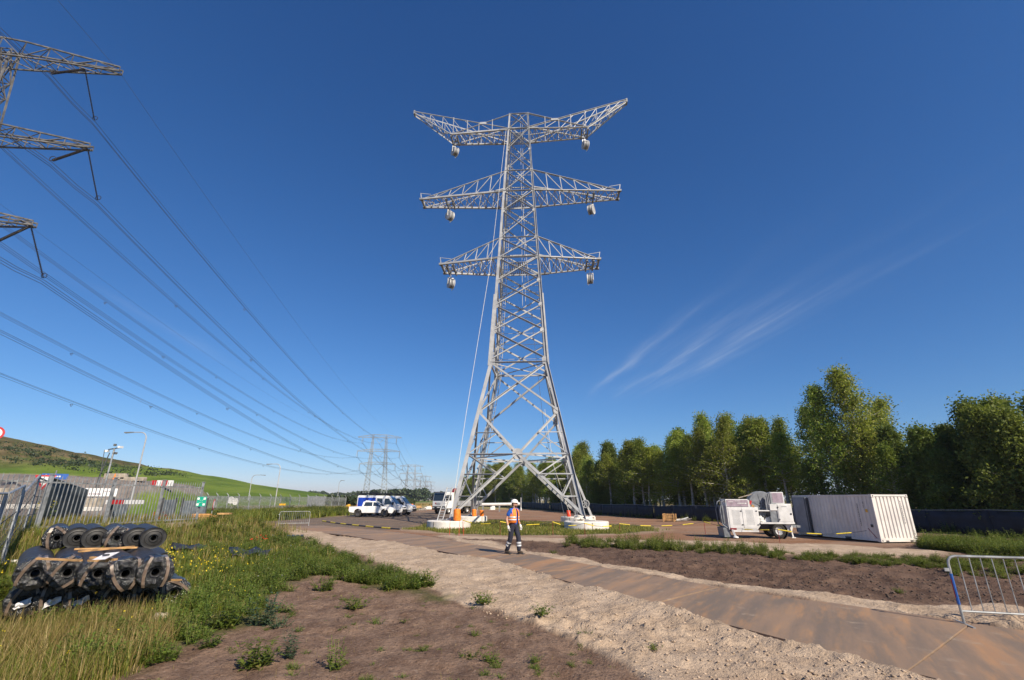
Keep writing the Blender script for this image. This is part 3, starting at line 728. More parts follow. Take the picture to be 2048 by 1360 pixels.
# ------------------------------------------------------------------ the existing twin-mast line
LD = Vector((-.1255, .992, 0)).normalized(); AD = Vector((LD.y, -LD.x, 0))   # line and arm directions
PH = 49.5
lev = [(49.6, 17.2, 13.4, 2.4), (38.6, 16.9, 16.6, 1.9), (28.6, 14.2, 13.9, 1.8)]   # height, reach, string point, truss depth
def P3(base, a, l, z): return base + AD * a + LD * l + Vector((0, 0, z))
MSX = 6.0                                  # mast spacing / 2
def mast_half(z): return 4.3 - (z / 26.0) * 2.5 if z < 26 else 1.8 - (z - 26) / 24 * .8
def mast_ctr(z): return 7.2 - z / 48 * 1.9
def mast(m, base, s, w, step):
    zs = [0.0]
    while zs[-1] < 46: zs.append(zs[-1] + max(2.2, mast_half(zs[-1]) * 1.15) * step)
    zs.append(51.0)
    def q(i, j, z): return P3(base, s * mast_ctr(z) + i * mast_half(z) * .55, j * mast_half(z) * .55, z)
    for i in (-1, 1):
        for j in (-1, 1): m.bar(q(i, j, 0), q(i, j, 51), w * 1.6)
    for a, b in zip(zs[:-1], zs[1:]):
        for i in (-1, 1):
            m.bar(q(i, -1, a), q(i, 1, b), w); m.bar(q(i, 1, a), q(i, -1, b), w); m.bar(q(-1, i, a), q(1, i, b), w); m.bar(q(1, i, a), q(-1, i, b), w)
            m.bar(q(i, -1, b), q(i, 1, b), w); m.bar(q(-1, i, b), q(1, i, b), w)
def arm_bars(base, lv, w):
    z, R, sp, dep = lev[lv]; out = []
    hb = 1.05
    def bp(a, j, up):
        taper = 1 - .75 * max(0, (abs(a) - 6.0) / (R - 6.0)); return P3(base, a, j * hb * taper, z + up * dep * (taper if abs(a) > 6 else 1) + (0 if lv else 0))
    n = 14
    xs = [-R + 2 * R * k / n for k in range(n + 1)]
    for j in (-1, 1):
        out.append(('chord', [(bp(x0, j, 0), bp(x1, j, 0), w * 1.7) for x0, x1 in zip(xs[:-1], xs[1:])])); out.append(('chord', [(bp(x0, j, 1), bp(x1, j, 1), w * 1.7) for x0, x1 in zip(xs[:-1], xs[1:])]))
        for k, (x0, x1) in enumerate(zip(xs[:-1], xs[1:])):
            out.append(('lattice_bar', [(bp(x0, j, k % 2), bp(x1, j, 1 - k % 2), w)]))
            out.append(('lattice_bar', [(bp(x1, j, 0), bp(x1, j, 1), w * .8)]))
    for k, (x0, x1) in enumerate(zip(xs[:-1], xs[1:])):
        out.append(('lattice_bar', [(bp(x0, -1, 0), bp(x1, 1, 0), w)])); out.append(('lattice_bar', [(bp(x1, -1, 0), bp(x1, 1, 0), w * .8)]))
        out.append(('lattice_bar', [(bp(x0, 1, 1), bp(x1, -1, 1), w * .8)]))
    return out
STR = 4.0
def ins_ends(base, lv):
    z, R, sp, dep = lev[lv]; e = []
    for s in (-1, 1): e.append((P3(base, s * sp, 0, z), [P3(base, s * sp, 3.3, z - 4.3), P3(base, s * sp, -3.3, z - 4.3)]))
    e.append((None, [P3(base, -mast_ctr(z) + 1, 0, z), P3(base, mast_ctr(z) - 1, 0, z), P3(base, 0, 0, z - 4.6)]))
    return e
def ribbed(m, p, q, r, det):
    p, q = Vector(p), Vector(q); L = (q - p).length
    if not det: m.bar(p, q, r * 1.5); return
    m.cyl(p, q, r * .35, 6); n = int(L / .17)
    for k in range(1, n):
        c = p.lerp(q, k / n); d = (q - p).normalized(); m.tube([c - d * .035, c, c + d * .035], [r * .4, r, r * .4], 9)
def twin(base, det, label, w, mat, group):
    t = thing('twin_mast_pylon', label, 'pylon', (0, 0, 0), 0, group)
    for s in (-1, 1):
        m = MB(); mast(m, base, s, w, 1.0); m.build('mast', mat, t)
    for lv in range(3):
        if det:
            a = bpy.data.objects.new('crossarm', None); C.objects.link(a); a.parent = t
            for nm, segs in arm_bars(base, lv, w):
                m = MB(); [m.bar(*sg) for sg in segs]; m.build(nm, mat, a)
        else:
            m = MB()
            for nm, segs in arm_bars(base, lv, w): [m.bar(*sg) for sg in segs]
            a = m.build('crossarm', mat, t)
        for top, ends in ins_ends(base, lv):
            if top is not None:
                for e in ends:
                    m = MB(); ribbed(m, top, e, .14 if det else w * 1.3, det); m.build('insulator_string', 'insulator' if det else mat, t)
                    if det: MB().ring(e + Vector((0, 0, .25)), LD, .28, .035, 12, 5).build('corona_ring', 'insulator', t)
            else:
                for e in ends[:2]:
                    m = MB(); ribbed(m, e, ends[2], .14 if det else w * 1.3, det); m.build('insulator_string', 'insulator' if det else mat, t)
    return t
base0 = Vector((-63.3, 40.5, 0)); SPAN = 352.0
bases = [base0 + LD * (SPAN * k) for k in (-1, 0, 1, 2, 3, 4)]
twin(bases[1], True, 'dark weathered pylon with hanging insulators, cut off by the left picture edge', .085, 'old_steel', 'pylons of the existing line')
twin(bases[2], False, 'nearest of the distant twin-mast pylons, standing behind the white vans', .12, 'far_steel', 'pylons of the existing line')
twin(bases[3], False, 'second of the distant twin-mast pylons, right of and beyond the one behind the vans', .17, 'far_steel', 'pylons of the existing line')
twin(bases[4], False, 'third and fainter of the distant twin-mast pylons', .2, 'far_steel', 'pylons of the existing line')
twin(bases[5], False, 'farthest and smallest of the distant twin-mast pylons', .22, 'far_steel', 'pylons of the existing line')
def catenary(p, q, sag, n):
    return [p.lerp(q, k / n) - Vector((0, 0, sag * 4 * (k / n) * (1 - k / n))) for k in range(n + 1)]
nm3 = ['top', 'middle', 'lowest']; wh = {-1: 'left end', 0: 'centre', 1: 'right end'}
for lv in range(3):
    z, R, sp, dep = lev[lv]
    for s in (-1, 0, 1):
        bd = thing('conductor_bundle', 'dark cable bundle strung at the %s of the old line\'s %s crossarms' % (wh[s], nm3[lv]), 'power line', (0, 0, 0), 0, 'conductor bundles of the old line')
        for da, dz in ((-.22, 0), (.22, 0), (0, -.38)):
            pts = []; m = MB()
            for k in range(len(bases) - 1):
                lo_ = 3.3 if s else .1; q0, q1 = P3(bases[k], s * sp + da, lo_, z - 4.6 + dz), P3(bases[k + 1], s * sp + da, -lo_, z - 4.6 + dz)
                r = [.026, .026, .05, .075, .09][k]
                pts += catenary(q0, q1, 9.5, 44 if k < 2 else 16)
                m.tube(catenary(q0, q1, 9.5, 44 if k < 2 else 16), r, 5, cap=False)
                if k: m.tube([P3(bases[k], s * sp + da, -lo_, z - 4.6 + dz), P3(bases[k], s * sp + da, 0, z - 4.75 + dz), q0], r, 5, cap=False)
            m.build('cable', 'cable', bd)
        for k in range(2):
            q0, q1 = [P3(b, s * sp, 0, z - 5.0) for b in bases[k:k + 2]]
            cp = catenary(q0, q1, 9.5, 7)
            for c_ in cp[1:-1]: MB().tube([c_ - AD * .25, c_ + AD * .25, c_ + Vector((0, 0, -.4)), c_ - AD * .25], .05, 5).build('spacer', 'cable', bd)
for s in (-1, 1):
    m = MB()
    for k in range(len(bases) - 1):
        q0, q1 = [P3(b, s * 17.0, 0, 49.8) for b in bases[k:k + 2]]
        m.tube(catenary(q0, q1, 7.5, 44 if k < 2 else 16), [.018, .018, .035, .05, .06][k], 5, cap=False)
    tag(m.build('earth_wire', 'cable'), 'single thin earth wire at the %s tips of the old line\'s top crossarms' % ('left' if s < 0 else 'right'), 'power line', 'earth wires of the old line')
# ------------------------------------------------------------------ black sheeted fence in front of the wood
BF = [Vector((1.5, 128, 0)), Vector((4.72, 113.9, 0)), Vector((10.2, 82, 0)), Vector((15.2, 62, 0)), Vector((18.9, 51.5, 0)), Vector((24.2, 42.5, 0)), Vector((27.0, 35.5, 0)), Vector((29.3, 29.3, 0)), Vector((31.5, 22, 0)), Vector((33, 12, 0))]
def walk(poly, step):
    out = [poly[0].copy()]; acc = 0
    for a, b in zip(poly[:-1], poly[1:]):
        L = (b - a).length; d = step - acc
        while d <= L: out.append(a.lerp(b, d / L)); d += step
        acc = (acc + L) % step
    return out
bf = thing('sheeted_fence', 'long low fence hung with black sheeting in front of the birch wood', 'fence')
wp = walk(BF, 3.4)
for i, (a, b) in enumerate(zip(wp[:-1], wp[1:])):
    n = (b - a).normalized().cross(Vector((0, 0, 1))); vs = []; fs = []; K = 8
    h0 = 1.38 + .05 * math.sin(i * 1.7); h1 = 1.38 + .05 * math.sin((i + 1) * 1.7)
    for k in range(K + 1):
        t = k / K; p = a.lerp(b, t); sg = .06 * 4 * t * (1 - t)
        for zf in (0, .33, .66, 1):
            off = n * (.05 * math.sin(k * 2.3 + i + zf * 3) * (.4 + .6 * math.sin(math.pi * zf)))
            vs.append(p + off + Vector((0, 0, .03 + zf * ((h0 + (h1 - h0) * t) - sg))))
    for k in range(K):
        for j in range(3): q = k * 4 + j; fs.append((q, q + 4, q + 5, q + 1))
    o = MB().add(vs, fs).build('sheet_panel', 'dark_sheet', bf, True)
    so = o.modifiers.new('thick', 'SOLIDIFY'); so.thickness = .012
    m = MB(); m.cyl(a + n * -.09, a + n * -.09 + Vector((0, 0, 1.5)), .03, 6); m.build('post', 'fence_dark', bf)
    MB().bar(a + Vector((0, 0, h0 + .05)), b + Vector((0, 0, h1 + .05)), .03).build('top_rail', 'grey_paint', bf)

# ------------------------------------------------------------------ palisade fence on the left
PA, PB = Vector((-15.75, 25.2, 0)), Vector((-16.4, 13.2, 0))
pf = thing('palisade_fence', 'grey steel palisade fence of thin upright bars at the left', 'fence')
Lp = (PB - PA).length; u = (PB - PA).normalized(); npal = int(Lp / .165)
def pz(p): return Hz(p.x, p.y)
for k in range(npal + 1):
    p = PA + u * (k * .165); z0 = .9
    if k % 16 == 0:
        m = MB(); m.box((p.x, p.y, 1.7), (.085, .085, 2.2), math.atan2(u.y, u.x)); m.box((p.x, p.y, 2.82), (.13, .13, .03)); m.build('post', 'fence_steel', pf); continue
    q = p + Vector((.06, 0, 0)); m = MB(); m.bar((q.x, q.y, z0), (q.x, q.y, 2.70), .02, .024); m.add([(q.x - .01, q.y - .012, 2.70), (q.x + .01, q.y - .012, 2.70), (q.x + .01, q.y + .012, 2.70), (q.x - .01, q.y + .012, 2.70), (q.x, q.y, 2.80)], [(0, 1, 4), (1, 2, 4), (2, 3, 4), (3, 0, 4)])
    m.build('pale', 'fence_steel', pf)
for zr in (1.08, 2.55): MB().bar(PA + Vector((.02, 0, zr)), PB + Vector((.02, 0, zr)), .05, .05).build('rail', 'fence_steel', pf)
gb = PA + Vector((.35, -.3, 0))
tag(MB().bar((gb.x, gb.y, .86), (gb.x - .1, gb.y - 4.6, .90), .22, .2).build('timber_beam', 'timber_grey'), 'long grey timber beam lying at the foot of the palisade fence', 'beam')
# mesh fence panels, radial from the left frame edge to the palisade
def mesh_panel(a, b, zt, label, sheet=None):
    f = thing('mesh_fence_panel', label, 'fence panel', (0, 0, 0), 0, 'mesh fence panels'); m = MB()
    za_, zb_ = Hz(a.x, a.y) + .05, Hz(b.x, b.y) + .05
    aa, bb = Vector((a.x, a.y, za_)), Vector((b.x, b.y, zb_)); ta, tb = aa + Vector((0, 0, zt)), bb + Vector((0, 0, zt))
    m.tube([aa, ta, tb, bb, aa], .032, 6); m.build('frame', 'fence_steel', f)
    if sheet:
        vs = []; fs = []; K = 14
        for k in range(K + 1):
            t = k / K
            for j in range(5):
                z = j / 4; p = aa.lerp(bb, t).lerp(ta.lerp(tb, t), z); vs.append(p + Vector((.05 * math.sin(5 * t + 3 * z), .05 * math.cos(7 * t + 2 * z), 0)))
        for k in range(K):
            for j in range(4): q = k * 5 + j; fs.append((q, q + 5, q + 6, q + 1))
        o = MB().add(vs, fs).build('sheet', sheet, f, True); o.modifiers.new('s', 'SOLIDIFY').thickness = .01
    else:
        w = MB(); n = int((b - a).length / .32)
        for k in range(1, n): w.bar(aa.lerp(bb, k / n), ta.lerp(tb, k / n), .006)
        for z in (.33, .66): w.bar(aa.lerp(ta, z), bb.lerp(tb, z), .014)
        for k in range(1, 9): w.bar(aa.lerp(ta, k / 9), bb.lerp(tb, k / 9), .006)
        w.build('wire_mesh', 'fence_dark', f)
    MB().box((a.x, a.y, za_ - .0), (.6, .22, .16), .8).build('foot', 'concrete', f)
mesh_panel(Vector((-9.7, 8.9, 0)), Vector((-11.55, 11.35, 0)), 2.05, 'galvanised mesh fence panel nearest the left frame edge')
mesh_panel(Vector((-15.9, 16.55, 0)), Vector((-18.6, 19.8, 0)), 1.75, 'galvanised mesh fence panel meeting the palisade, beside the green sheet')
mesh_panel(Vector((-11.6, 11.45, 0)), Vector((-13.75, 13.95, 0)), 2.05, 'galvanised mesh fence panel left of the top rolls'); mesh_panel(Vector((-13.8, 14.05, 0)), Vector((-15.8, 16.45, 0)), 1.85, 'galvanised mesh fence panel beside the rolls, in front of the palisade')
mesh_panel(Vector((-20.1, 21.4, 0)), Vector((-27.0, 31.6, 0)), 2.0, 'fence panel covered in dark green sheet behind the palisade', 'green_sheet')

# grey sheet gates behind the palisade, with a red and white board
for i, (a, b) in enumerate((((-19.9, 24.9), (-21.2, 27.6)), ((-19.5, 27.9), (-21.0, 31.2)), ((-18.6, 28.2), (-19.4, 31.8)))):
    g_ = thing('sheet_gate', ['blue-grey corrugated gate leaf behind the palisade, carrying the red and white board', 'middle blue-grey corrugated gate leaf behind the palisade', 'rightmost blue-grey corrugated gate leaf behind the palisade'][i], 'gate', (0, 0, 0), 0, 'grey gate leaves')
    a, b = Vector((*a, 0)), Vector((*b, 0)); d = (b - a); L = d.length; n = d.normalized().cross(Vector((0, 0, 1))); K = 26; vs = []; fs = []
    for k in range(K + 1):
        p = a + d * (k / K) + n * (.03 if k % 2 else -.03); vs += [p + Vector((0, 0, .35)), p + Vector((0, 0, 2.02 - .05 * i))]
    fs = [(2 * k, 2 * k + 2, 2 * k + 3, 2 * k + 1) for k in range(K)]
    o = MB().add(vs, fs).build('sheet', 'gate_sheet', g_); o.modifiers.new('s', 'SOLIDIFY').thickness = .008
    for e in (a, b): MB().bar(e + Vector((0, 0, .1)), e + Vector((0, 0, 2.08)), .08).build('post', 'fence_dark', g_)
    MB().bar(a + Vector((0, 0, 1.1)) - n * .05, b + Vector((0, 0, 1.1)) - n * .05, .05).build('rail', 'fence_dark', g_)
rb = thing('barrier_board', 'white warning board with red squares fixed on the grey gate', 'sign', (0, 0, 0))
a = A(212, 1004, 24.2); b = A(287, 1004, 26.6)
d = (b - a) / 9
for k in range(9):
    MB().bar(a + d * k, a + d * (k + .985), .03, .20).build('board_field', 'red_paint' if k in (1, 2, 3) else 'sign_white', rb)
# clutter behind the palisade
def sign_on_post(label, ctr, r, shape, zbase, face, cat='sign', fill='sign_white', edge='red_paint', back=False, post=True):
    s = thing('traffic_sign' if cat == 'sign' else 'sign', label, cat, (ctr.x, ctr.y, 0), face)
    if post: MB().cyl((0, .05, zbase), (0, .05, ctr.z + r * .6), .035, 8).build('post', 'fence_steel', s)
    def pol(rad, y, n, rot=0): return [(rad * math.cos(rot + 2 * math.pi * k / n), y, ctr.z + rad * math.sin(rot + 2 * math.pi * k / n)) for k in range(n)]
    def disc(rad, y0, y1, n, rot): 
        m = MB(); p, q = pol(rad, y0, n, rot), pol(rad, y1, n, rot); m.add(p + q, [tuple(range(n)), tuple(range(2 * n - 1, n - 1, -1))] + [(i, i + n, (i + 1) % n + n, (i + 1) % n) for i in range(n)]); return m
    n, rot = (3, -math.pi / 2) if shape == 'tri' else (28, 0)
    if shape == 'rect':
        MB().box((0, 0, ctr.z), (r * 2, .02, r * .55)).build('board', fill, s); return s
    disc(r, -.01, .01, n, rot).build('plate', edge, s); disc(r * (.66 if shape == 'tri' else .72), -.018, -.011, n, rot).build('sign_face', fill, s)
    disc(r * .98, .012, .02, n, rot).build('sign_rear', 'sign_back', s)
    return s
sign_on_post('upper left give-way triangle, white with red edge, behind the palisade', A(89, 960, 30), .58, 'tri', 0, .7)
sign_on_post('lower right give-way triangle, white with red edge, behind the palisade', A(101, 967, 32), .52, 'tri', 0, .7)
s = sign_on_post('blue street name board above the give-way signs', A(110, 953, 31), .62, 'rect', 0, .7, fill='sign_blue')
m = MB(); zc = A(110, 953, 31).z
for k in range(6): m.box((-.28 + k * .1, -.014, zc + .01), (.06 + .02 * (k % 2), .006, .09 - .03 * (k % 3 == 1)))
m.build('lettering', 'sign_white', s)
sign_on_post('round white sign with red rim cut by the left picture edge', A(-9, 866, 13), .18, 'disc', .0, .75)
s = sign_on_post('red-rimmed round sign seen obliquely on a slim post by the road', A(428, 1009, 40.5), .42, 'disc', 0, 1.95)
gs = thing('assembly_point_sign', 'green emergency sign with white marks on the end of the palisade fence', 'sign', (PA.x + .12, PA.y - .1, 0), .9)
zc = A(390, 1003, 25.2).z
MB().box((0, 0, zc), (.46, .02, .46)).build('board', 'sign_green', gs)
m = MB(); 
for sx_ in (-1, 1):
    for sz_ in (-1, 1): m.box((sx_ * .14, -.014, zc + sz_ * .14), (.1, .006, .1)); m.bar((sx_ * .1, -.014, zc + sz_ * .1), (sx_ * .03, -.014, zc + sz_ * .03), .04, .006)
m.build('marking', 'sign_white', gs)
for i, (px, py, Y) in enumerate(((462, 1000, 75), (471, 1003, 76))):
    sign_on_post(['white diamond sign back beside the chain fence', 'small white round sign below the diamond sign'][i], A(px, py, Y), .5, 'disc', 0, .3, fill='sign_white', edge='sign_white')
sign_on_post('small dark blue and yellow marker board in the verge', A(565, 1009, 80), .5, 'rect', 0, .1, fill='yellow_metal')
# white banner board
bn = thing('site_board', 'white site board with grey lettering behind the palisade bars', 'sign', A(196, 985, 40).xy.to_3d(), .95)
zc = A(196, 985, 40).z
MB().box((0, 0, zc + .02), (2.5, .05, .62)).build('board', 'sign_white', bn)
m = MB()
for k in range(9): m.box((-.9 + k * .13, -.03, zc - .12 + .02 * (k % 2)), (.075, .01, .13))
for k in range(6): m.box((.35 + k * .12, -.03, zc + .1), (.07, .01, .08))
m.build('lettering', 'purple_panel', bn)
for sx_ in (-1, 1): MB().bar((sx_ * 1.1, .05, 0), (sx_ * 1.1, .05, zc + .3), .06).build('post', 'fence_steel', bn)
for i, (x0, x1, y, Y, h, mt, lb) in enumerate(((168, 176, 1005, 37, .62, 'concrete_tan', 'narrow tan concrete block behind the palisade'), (178, 200, 1005, 37, .62, 'concrete_tan', 'wide tan concrete block behind the palisade'), (160, 195, 1018, 36.5, .28, 'concrete', 'white concrete beam below the tan blocks behind the palisade'), (0, 90, 1013, 30, .26, 'concrete', 'long white concrete barrier at the far left behind the fences'), (0, 12, 990, 31, .8, 'concrete_tan', 'tan concrete block at the left picture edge'))):
    p, q = A(x0, y, Y), A(x1, y, Y); mm = MB(); mm.box(((p.x + q.x) / 2, Y, p.z), (abs(q.x - p.x), .8, h)); tag(mm.build('concrete_block', mt, None, False, .03), lb, 'block')
cm = A(229, 897, 46)
ms = thing('camera_mast', 'leaning-looking grey mast with surveillance cameras behind the palisade', 'mast', (cm.x, cm.y, 0))
MB().cyl((0, 0, 0), (0, 0, cm.z), .09, 10, r2=.07).build('pole', 'fence_steel', ms); MB().tube([(-.9, 0, 0), (-.75, 0, cm.z * .6), (-.35, 0, cm.z - .4)], .045, 6).build('stay', 'fence_dark', ms)
m = MB(); m.bar((-.55, 0, cm.z - .1), (.55, 0, cm.z + .1), .09); m.build('camera_arm', 'fence_dark', ms)
for k, (dx, dz) in enumerate(((.62, .12), (-.55, -.25), (.05, .32), (.3, -.45))):
    m = MB(); m.box((dx, -.1, cm.z + dz), (.22, .42, .18), .3 * k); m.build('camera_head', 'sign_white' if k < 2 else 'fence_dark', ms)
tag(MB().tube([A(193, 1000, 45), A(209, 900, 45)], .03, 5).build('antenna_rod', 'fence_dark'), 'thin dark rod standing left of the camera mast', 'rod')
# street lamps
def lamp(label, base, h, side, reach, r=.08):
    l = thing('street_lamp', label, 'street lamp', base, 0, 'street lamps')
    pts = [(0, 0, 0), (0, 0, h - .9)] + [(side * .9 * (1 - math.cos(a)), 0, h - .9 + .9 * math.sin(a)) for a in (.4, .8, 1.2, 1.57)] + [(side * reach, 0, h)]
    MB().tube(pts, [r * 1.25, r, r * .9, r * .9, r * .85, r * .8, r * .7], 8).build('pole', 'galvanised', l, True)
    m = MB(); m.add([(side * (reach - .1), -.12, h + .06), (side * (reach - .1), .12, h + .06), (side * (reach + 1.1), .2, h + .02), (side * (reach + 1.1), -.2, h + .02), (side * (reach - .1), -.12, h - .05), (side * (reach - .1), .12, h - .05), (side * (reach + 1.1), .2, h - .14), (side * (reach + 1.1), -.2, h - .14)], [(0, 1, 2, 3), (7, 6, 5, 4), (0, 4, 5, 1), (2, 6, 7, 3), (0, 3, 7, 4), (1, 5, 6, 2)]); m.build('lamp_head', 'galv_dark', l)
p = A(290, 866, 66); lamp('curved street lamp nearest the left, in front of the green hill', (p.x + .35, 66, -.3), p.z + .4, -1, 2.0)
p = A(510, 950, 118); lamp('street lamp with its head to the right, behind the chain fence', (p.x - .6, 118, 0), p.z, 1, 2.0)
p = A(562, 928, 100); lamp('tallest far street lamp with its head to the left, by the green verge', (p.x, 100, 0), p.z, -1, 1.8)
p = A(679, 961, 150); lamp('small distant street lamp left of the white vans', (p.x, 150, 0), p.z, 1, .4)
# chain link fence along the verge
cf = thing('chain_fence', 'chain link fence with concrete posts along the green verge', 'fence')
c0, c1 = G(395, 1032, 0), G(690, 1017.5, 0)
nP = 17
for k in range(nP):
    t = k / (nP - 1); p = c0.lerp(c1, t ** 1.3); q = c0.lerp(c1, (min(k + 1, nP - 1) / (nP - 1)) ** 1.3)
    m = MB(); m.bar(p, p + Vector((0, 0, 2.5)), .11); m.bar(p + Vector((0, 0, 2.5)), p + Vector((-.2, -.2, 2.8)), .08); m.build('post', 'fence_steel', cf)
    if k < nP - 1:
        m = MB()
        for j in range(4): m.bar(p + Vector((0, 0, .3 + j * .7)), q + Vector((0, 0, .3 + j * .7)), .018)
        nn = 26
        for j in range(nn): m.bar(p.lerp(q, j / nn) + Vector((0, 0, .2)), p.lerp(q, (j + .5) / nn) + Vector((0, 0, 2.4)), .012); m.bar(p.lerp(q, (j + .5) / nn) + Vector((0, 0, .2)), p.lerp(q, j / nn) + Vector((0, 0, 2.4)), .012)
        m.build('mesh', 'fence_steel', cf)
fp = thing('far_palisade', 'dense grey palisade section at the far end of the chain fence', 'fence')
c0, c1 = G(612, 1021, 0), G(660, 1016, 0)
for k in range(46): MB().bar(c0.lerp(c1, k / 45), c0.lerp(c1, k / 45) + Vector((0, 0, 2.6)), .08).build('pale', 'fence_steel', fp)
# crowd barriers
def barrier(label, loc, rz, L=2.3, h=1.08, nb=15, lean=0., tape=False):
    b = thing('crowd_barrier', label, 'barrier', loc, rz, 'crowd barriers'); r = .12
    pts = [(0, 0, .05), (0, 0, h - r)] + [(r * (1 - math.cos(a)), 0, h - r + r * math.sin(a)) for a in (.5, 1.0, 1.57)] + [(L - r, 0, h)] + [(L - r + r * math.sin(a), 0, h - r + r * math.cos(a)) for a in (.5, 1.0, 1.57)] + [(L, 0, .05)]
    MB().tube(pts, .021, 8).build('frame', 'fence_steel', b, True)
    MB().tube([(0, 0, .22), (L, 0, .22)], .017, 8).build('lower_rail', 'fence_steel', b)
    for k in range(1, nb + 1):
        x = L * k / (nb + 1); MB().tube([(x, 0, .22), (x, 0, h)], .0075, 6).build('upright', 'fence_steel', b)
    for x in (.0, L): MB().bar((x, -.28, .03), (x, .28, .03), .035, .02).build('foot', 'fence_steel', b)
    MB().box((-.04, 0, h - .22), (.08, .03, .05)).build('hook', 'fence_steel', b)
    if tape:
        MB().tube([(-.002, 0, .32), (-.002, 0, h - .28)], .0235, 8).build('blue_band', 'sign_blue', b); MB().tube([(-.014, .0, .42), (-.014, 0, h - .36)], .0150, 8).build('red_band', 'red_paint', b)
    return b
bl = G(1930, 1252, .02)
barrier('large crowd barrier at the right picture edge, blue and red tape on its end post', (bl.x, bl.y, .02), math.radians(-17), 2.2, 1.07, 13, tape=True)
b0, b1 = G(556, 1054), G(617, 1053)
barrier('small crowd barrier standing across the asphalt road at left centre', (b0.x, b0.y, .03), math.atan2(b1.y - b0.y, b1.x - b0.x), (b1 - b0).length, 1.08, 15)
# brick pile and far small loads
bp_ = G(410, 1062, .35); bp_ = Vector((bp_.x, bp_.y, Hz(bp_.x, bp_.y)))
bk = thing('brick_stack', 'low stack of orange bricks in the grass beside the road sign', 'brick stack', bp_, .25)
proto = None
for l in range(4):
    for i in range(6):
        for j in range(3):
            if l == 3 and i > 3: continue
            if proto is None: proto = MB().box((0, 0, 0), (.21, .10, .085)).build('brick', 'brick_orange', bk, False, .006); o = proto
            else: o = proto.copy(); C.objects.link(o)
            o.location = (-.62 + i * .225 + rng.uniform(-.01, .01), -.15 + j * .115, .06 + l * .092); o.rotation_euler = (0, 0, rng.uniform(-.05, .05))
tag(MB().box((bp_.x + .85, bp_.y + .1, bp_.z + .38), (.6, .5, .08), .2).build('orange_board', 'timber'), 'tilted orange board beside the brick stack', 'board')
far_bits = [('white_sack', 'white_paint', 856, 1019, (1.5, .9, .45), 'white bundle lying by the yard edge left of the truck'), ('orange_crate', 'orange_bag', 823, 1015, (.9, .8, .7), 'orange crate beside the van fronts'), ('orange_crate', 'brick_orange', 866, 1018, (1.3, .8, .7), 'orange-brown pallet load just left of the truck'), ('timber_pack', 'timber', 835, 1016, (2.0, .9, .35), 'pack of pale timber between the vans and the truck'), ('white_sack', 'white_paint', 985, 1020, (1.0, .7, .6), 'white container under the pylon, behind the worker'), ('yellow_box', 'yellow_metal', 696, 1018, (.9, .9, .8), 'small yellow box behind the rear of the vans'), ('grey_heap', 'stone', 845, 1021, (1.6, 1.0, .3), 'low grey heap at the yard edge left of the truck')]
for nm, mt, px, py, d, lb in far_bits:
    p = G(px, py); mm = MB(); mm.box((p.x, p.y, d[2] / 2 + .02), d, .2); mm.box((p.x + .1, p.y - .05, d[2] + .1), (d[0] * .6, d[1] * .7, .18), .5); mm.box((p.x - d[0] * .2, p.y, .04), (d[0] * 1.1, d[1] * .9, .06), .2)
    tag(mm.build(nm, mt, None, False, .05), lb, 'load')
ls = thing('long_beam', 'long white horizontal pipe laid on trestles behind the pylon', 'pipe'); 
p, q = A(958, 1009, 88), A(1040, 1008, 88)
MB().cyl(p, q, .24, 10).build('pipe', 'white_paint', ls)
for t in (.1, .5, .9): c_ = p.lerp(q, t); MB().bar((c_.x, c_.y, 0), c_, .25).build('trestle', 'galv_dark', ls)
p = G(1042, 1021); tag(MB().tube([(p.x, p.y, 0), (p.x, p.y, .5), (p.x, p.y, .52), (p.x, p.y, 2.4)], [.14, .14, .06, .05], 8).build('marker_post', 'sign_white'), 'white marker post standing at the yard edge right of the worker', 'post')
# wooden crate and rubble by the black fence
p = G(1340, 1043); cr = thing('wooden_crate', 'open pale wooden crate standing in front of the black fence', 'crate', (p.x, p.y, 0), -.5)
for i in range(3): MB().box((0, -.5, .2 + i * .22), (1.1, .03, .19)).build('plank', 'timber', cr)
for i in range(3): MB().box((-.55, 0, .2 + i * .22), (.03, .95, .19)).build('plank', 'timber', cr)
for sx_ in (-1, 1): MB().box((sx_ * .5, -.54, .36), (.12, .04, .72)).build('corner_post', 'timber', cr); MB().box((sx_ * .5, .5, .36), (.12, .08, .72)).build('corner_post', 'timber', cr)
MB().box((0, 0, .1), (1.1, 1.0, .05)).build('base', 'timber', cr)
p = G(1362, 1043); rh = thing('scrap_heap', 'small heap of grey scrap pipes right of the wooden crate', 'scrap', (p.x, p.y, 0))
for k in range(7): MB().cyl((-.6 + .1 * k, -.2 + .07 * k, .08 + .06 * (k % 3)), (.5 + .08 * k, .3 - .1 * k, .1 + .09 * (k % 4)), .06, 8).build('pipe', 'galvanised' if k % 2 else 'stone', rh)

# orange bags and tackle at the pylon feet
def bag(p, s, label, mat='orange_bag'):
    m = MB(); m.lathe((0, 0, 0), (0, 0, 1), [(0, 0), (.24 * s, .0), (.28 * s, .12 * s), (.26 * s, .55 * s), (.27 * s, .75 * s), (.2 * s, .82 * s), (.13 * s, .76 * s), (0, .74 * s)], 14)
    m.v = [(x * (1 + .12 * math.sin(5 * z + 3 * x)), y * (1 + .1 * math.cos(6 * z + y * 4)), z) for x, y, z in m.v]
    o = m.build('tool_bag', mat, None, True); o.location = p; return tag(o, label, 'bag', 'bags at the pylon feet')
bag(tw(-4.35, -5.85, .53), 1.0, 'tall orange bag on the front left footing')
bag(tw(-4.6, 4.2, .53), 0.75, 'orange bag on the left of the rear left footing')
bag(tw(-3.9, 4.3, .53), .65, 'small orange bag on the right of the rear left footing')
bag(tw(4.2, 4.3, .53), .65, 'red bag on the rear right footing', 'orange_red')
p = tw(4.5, -5.6, .53); rc = MB()
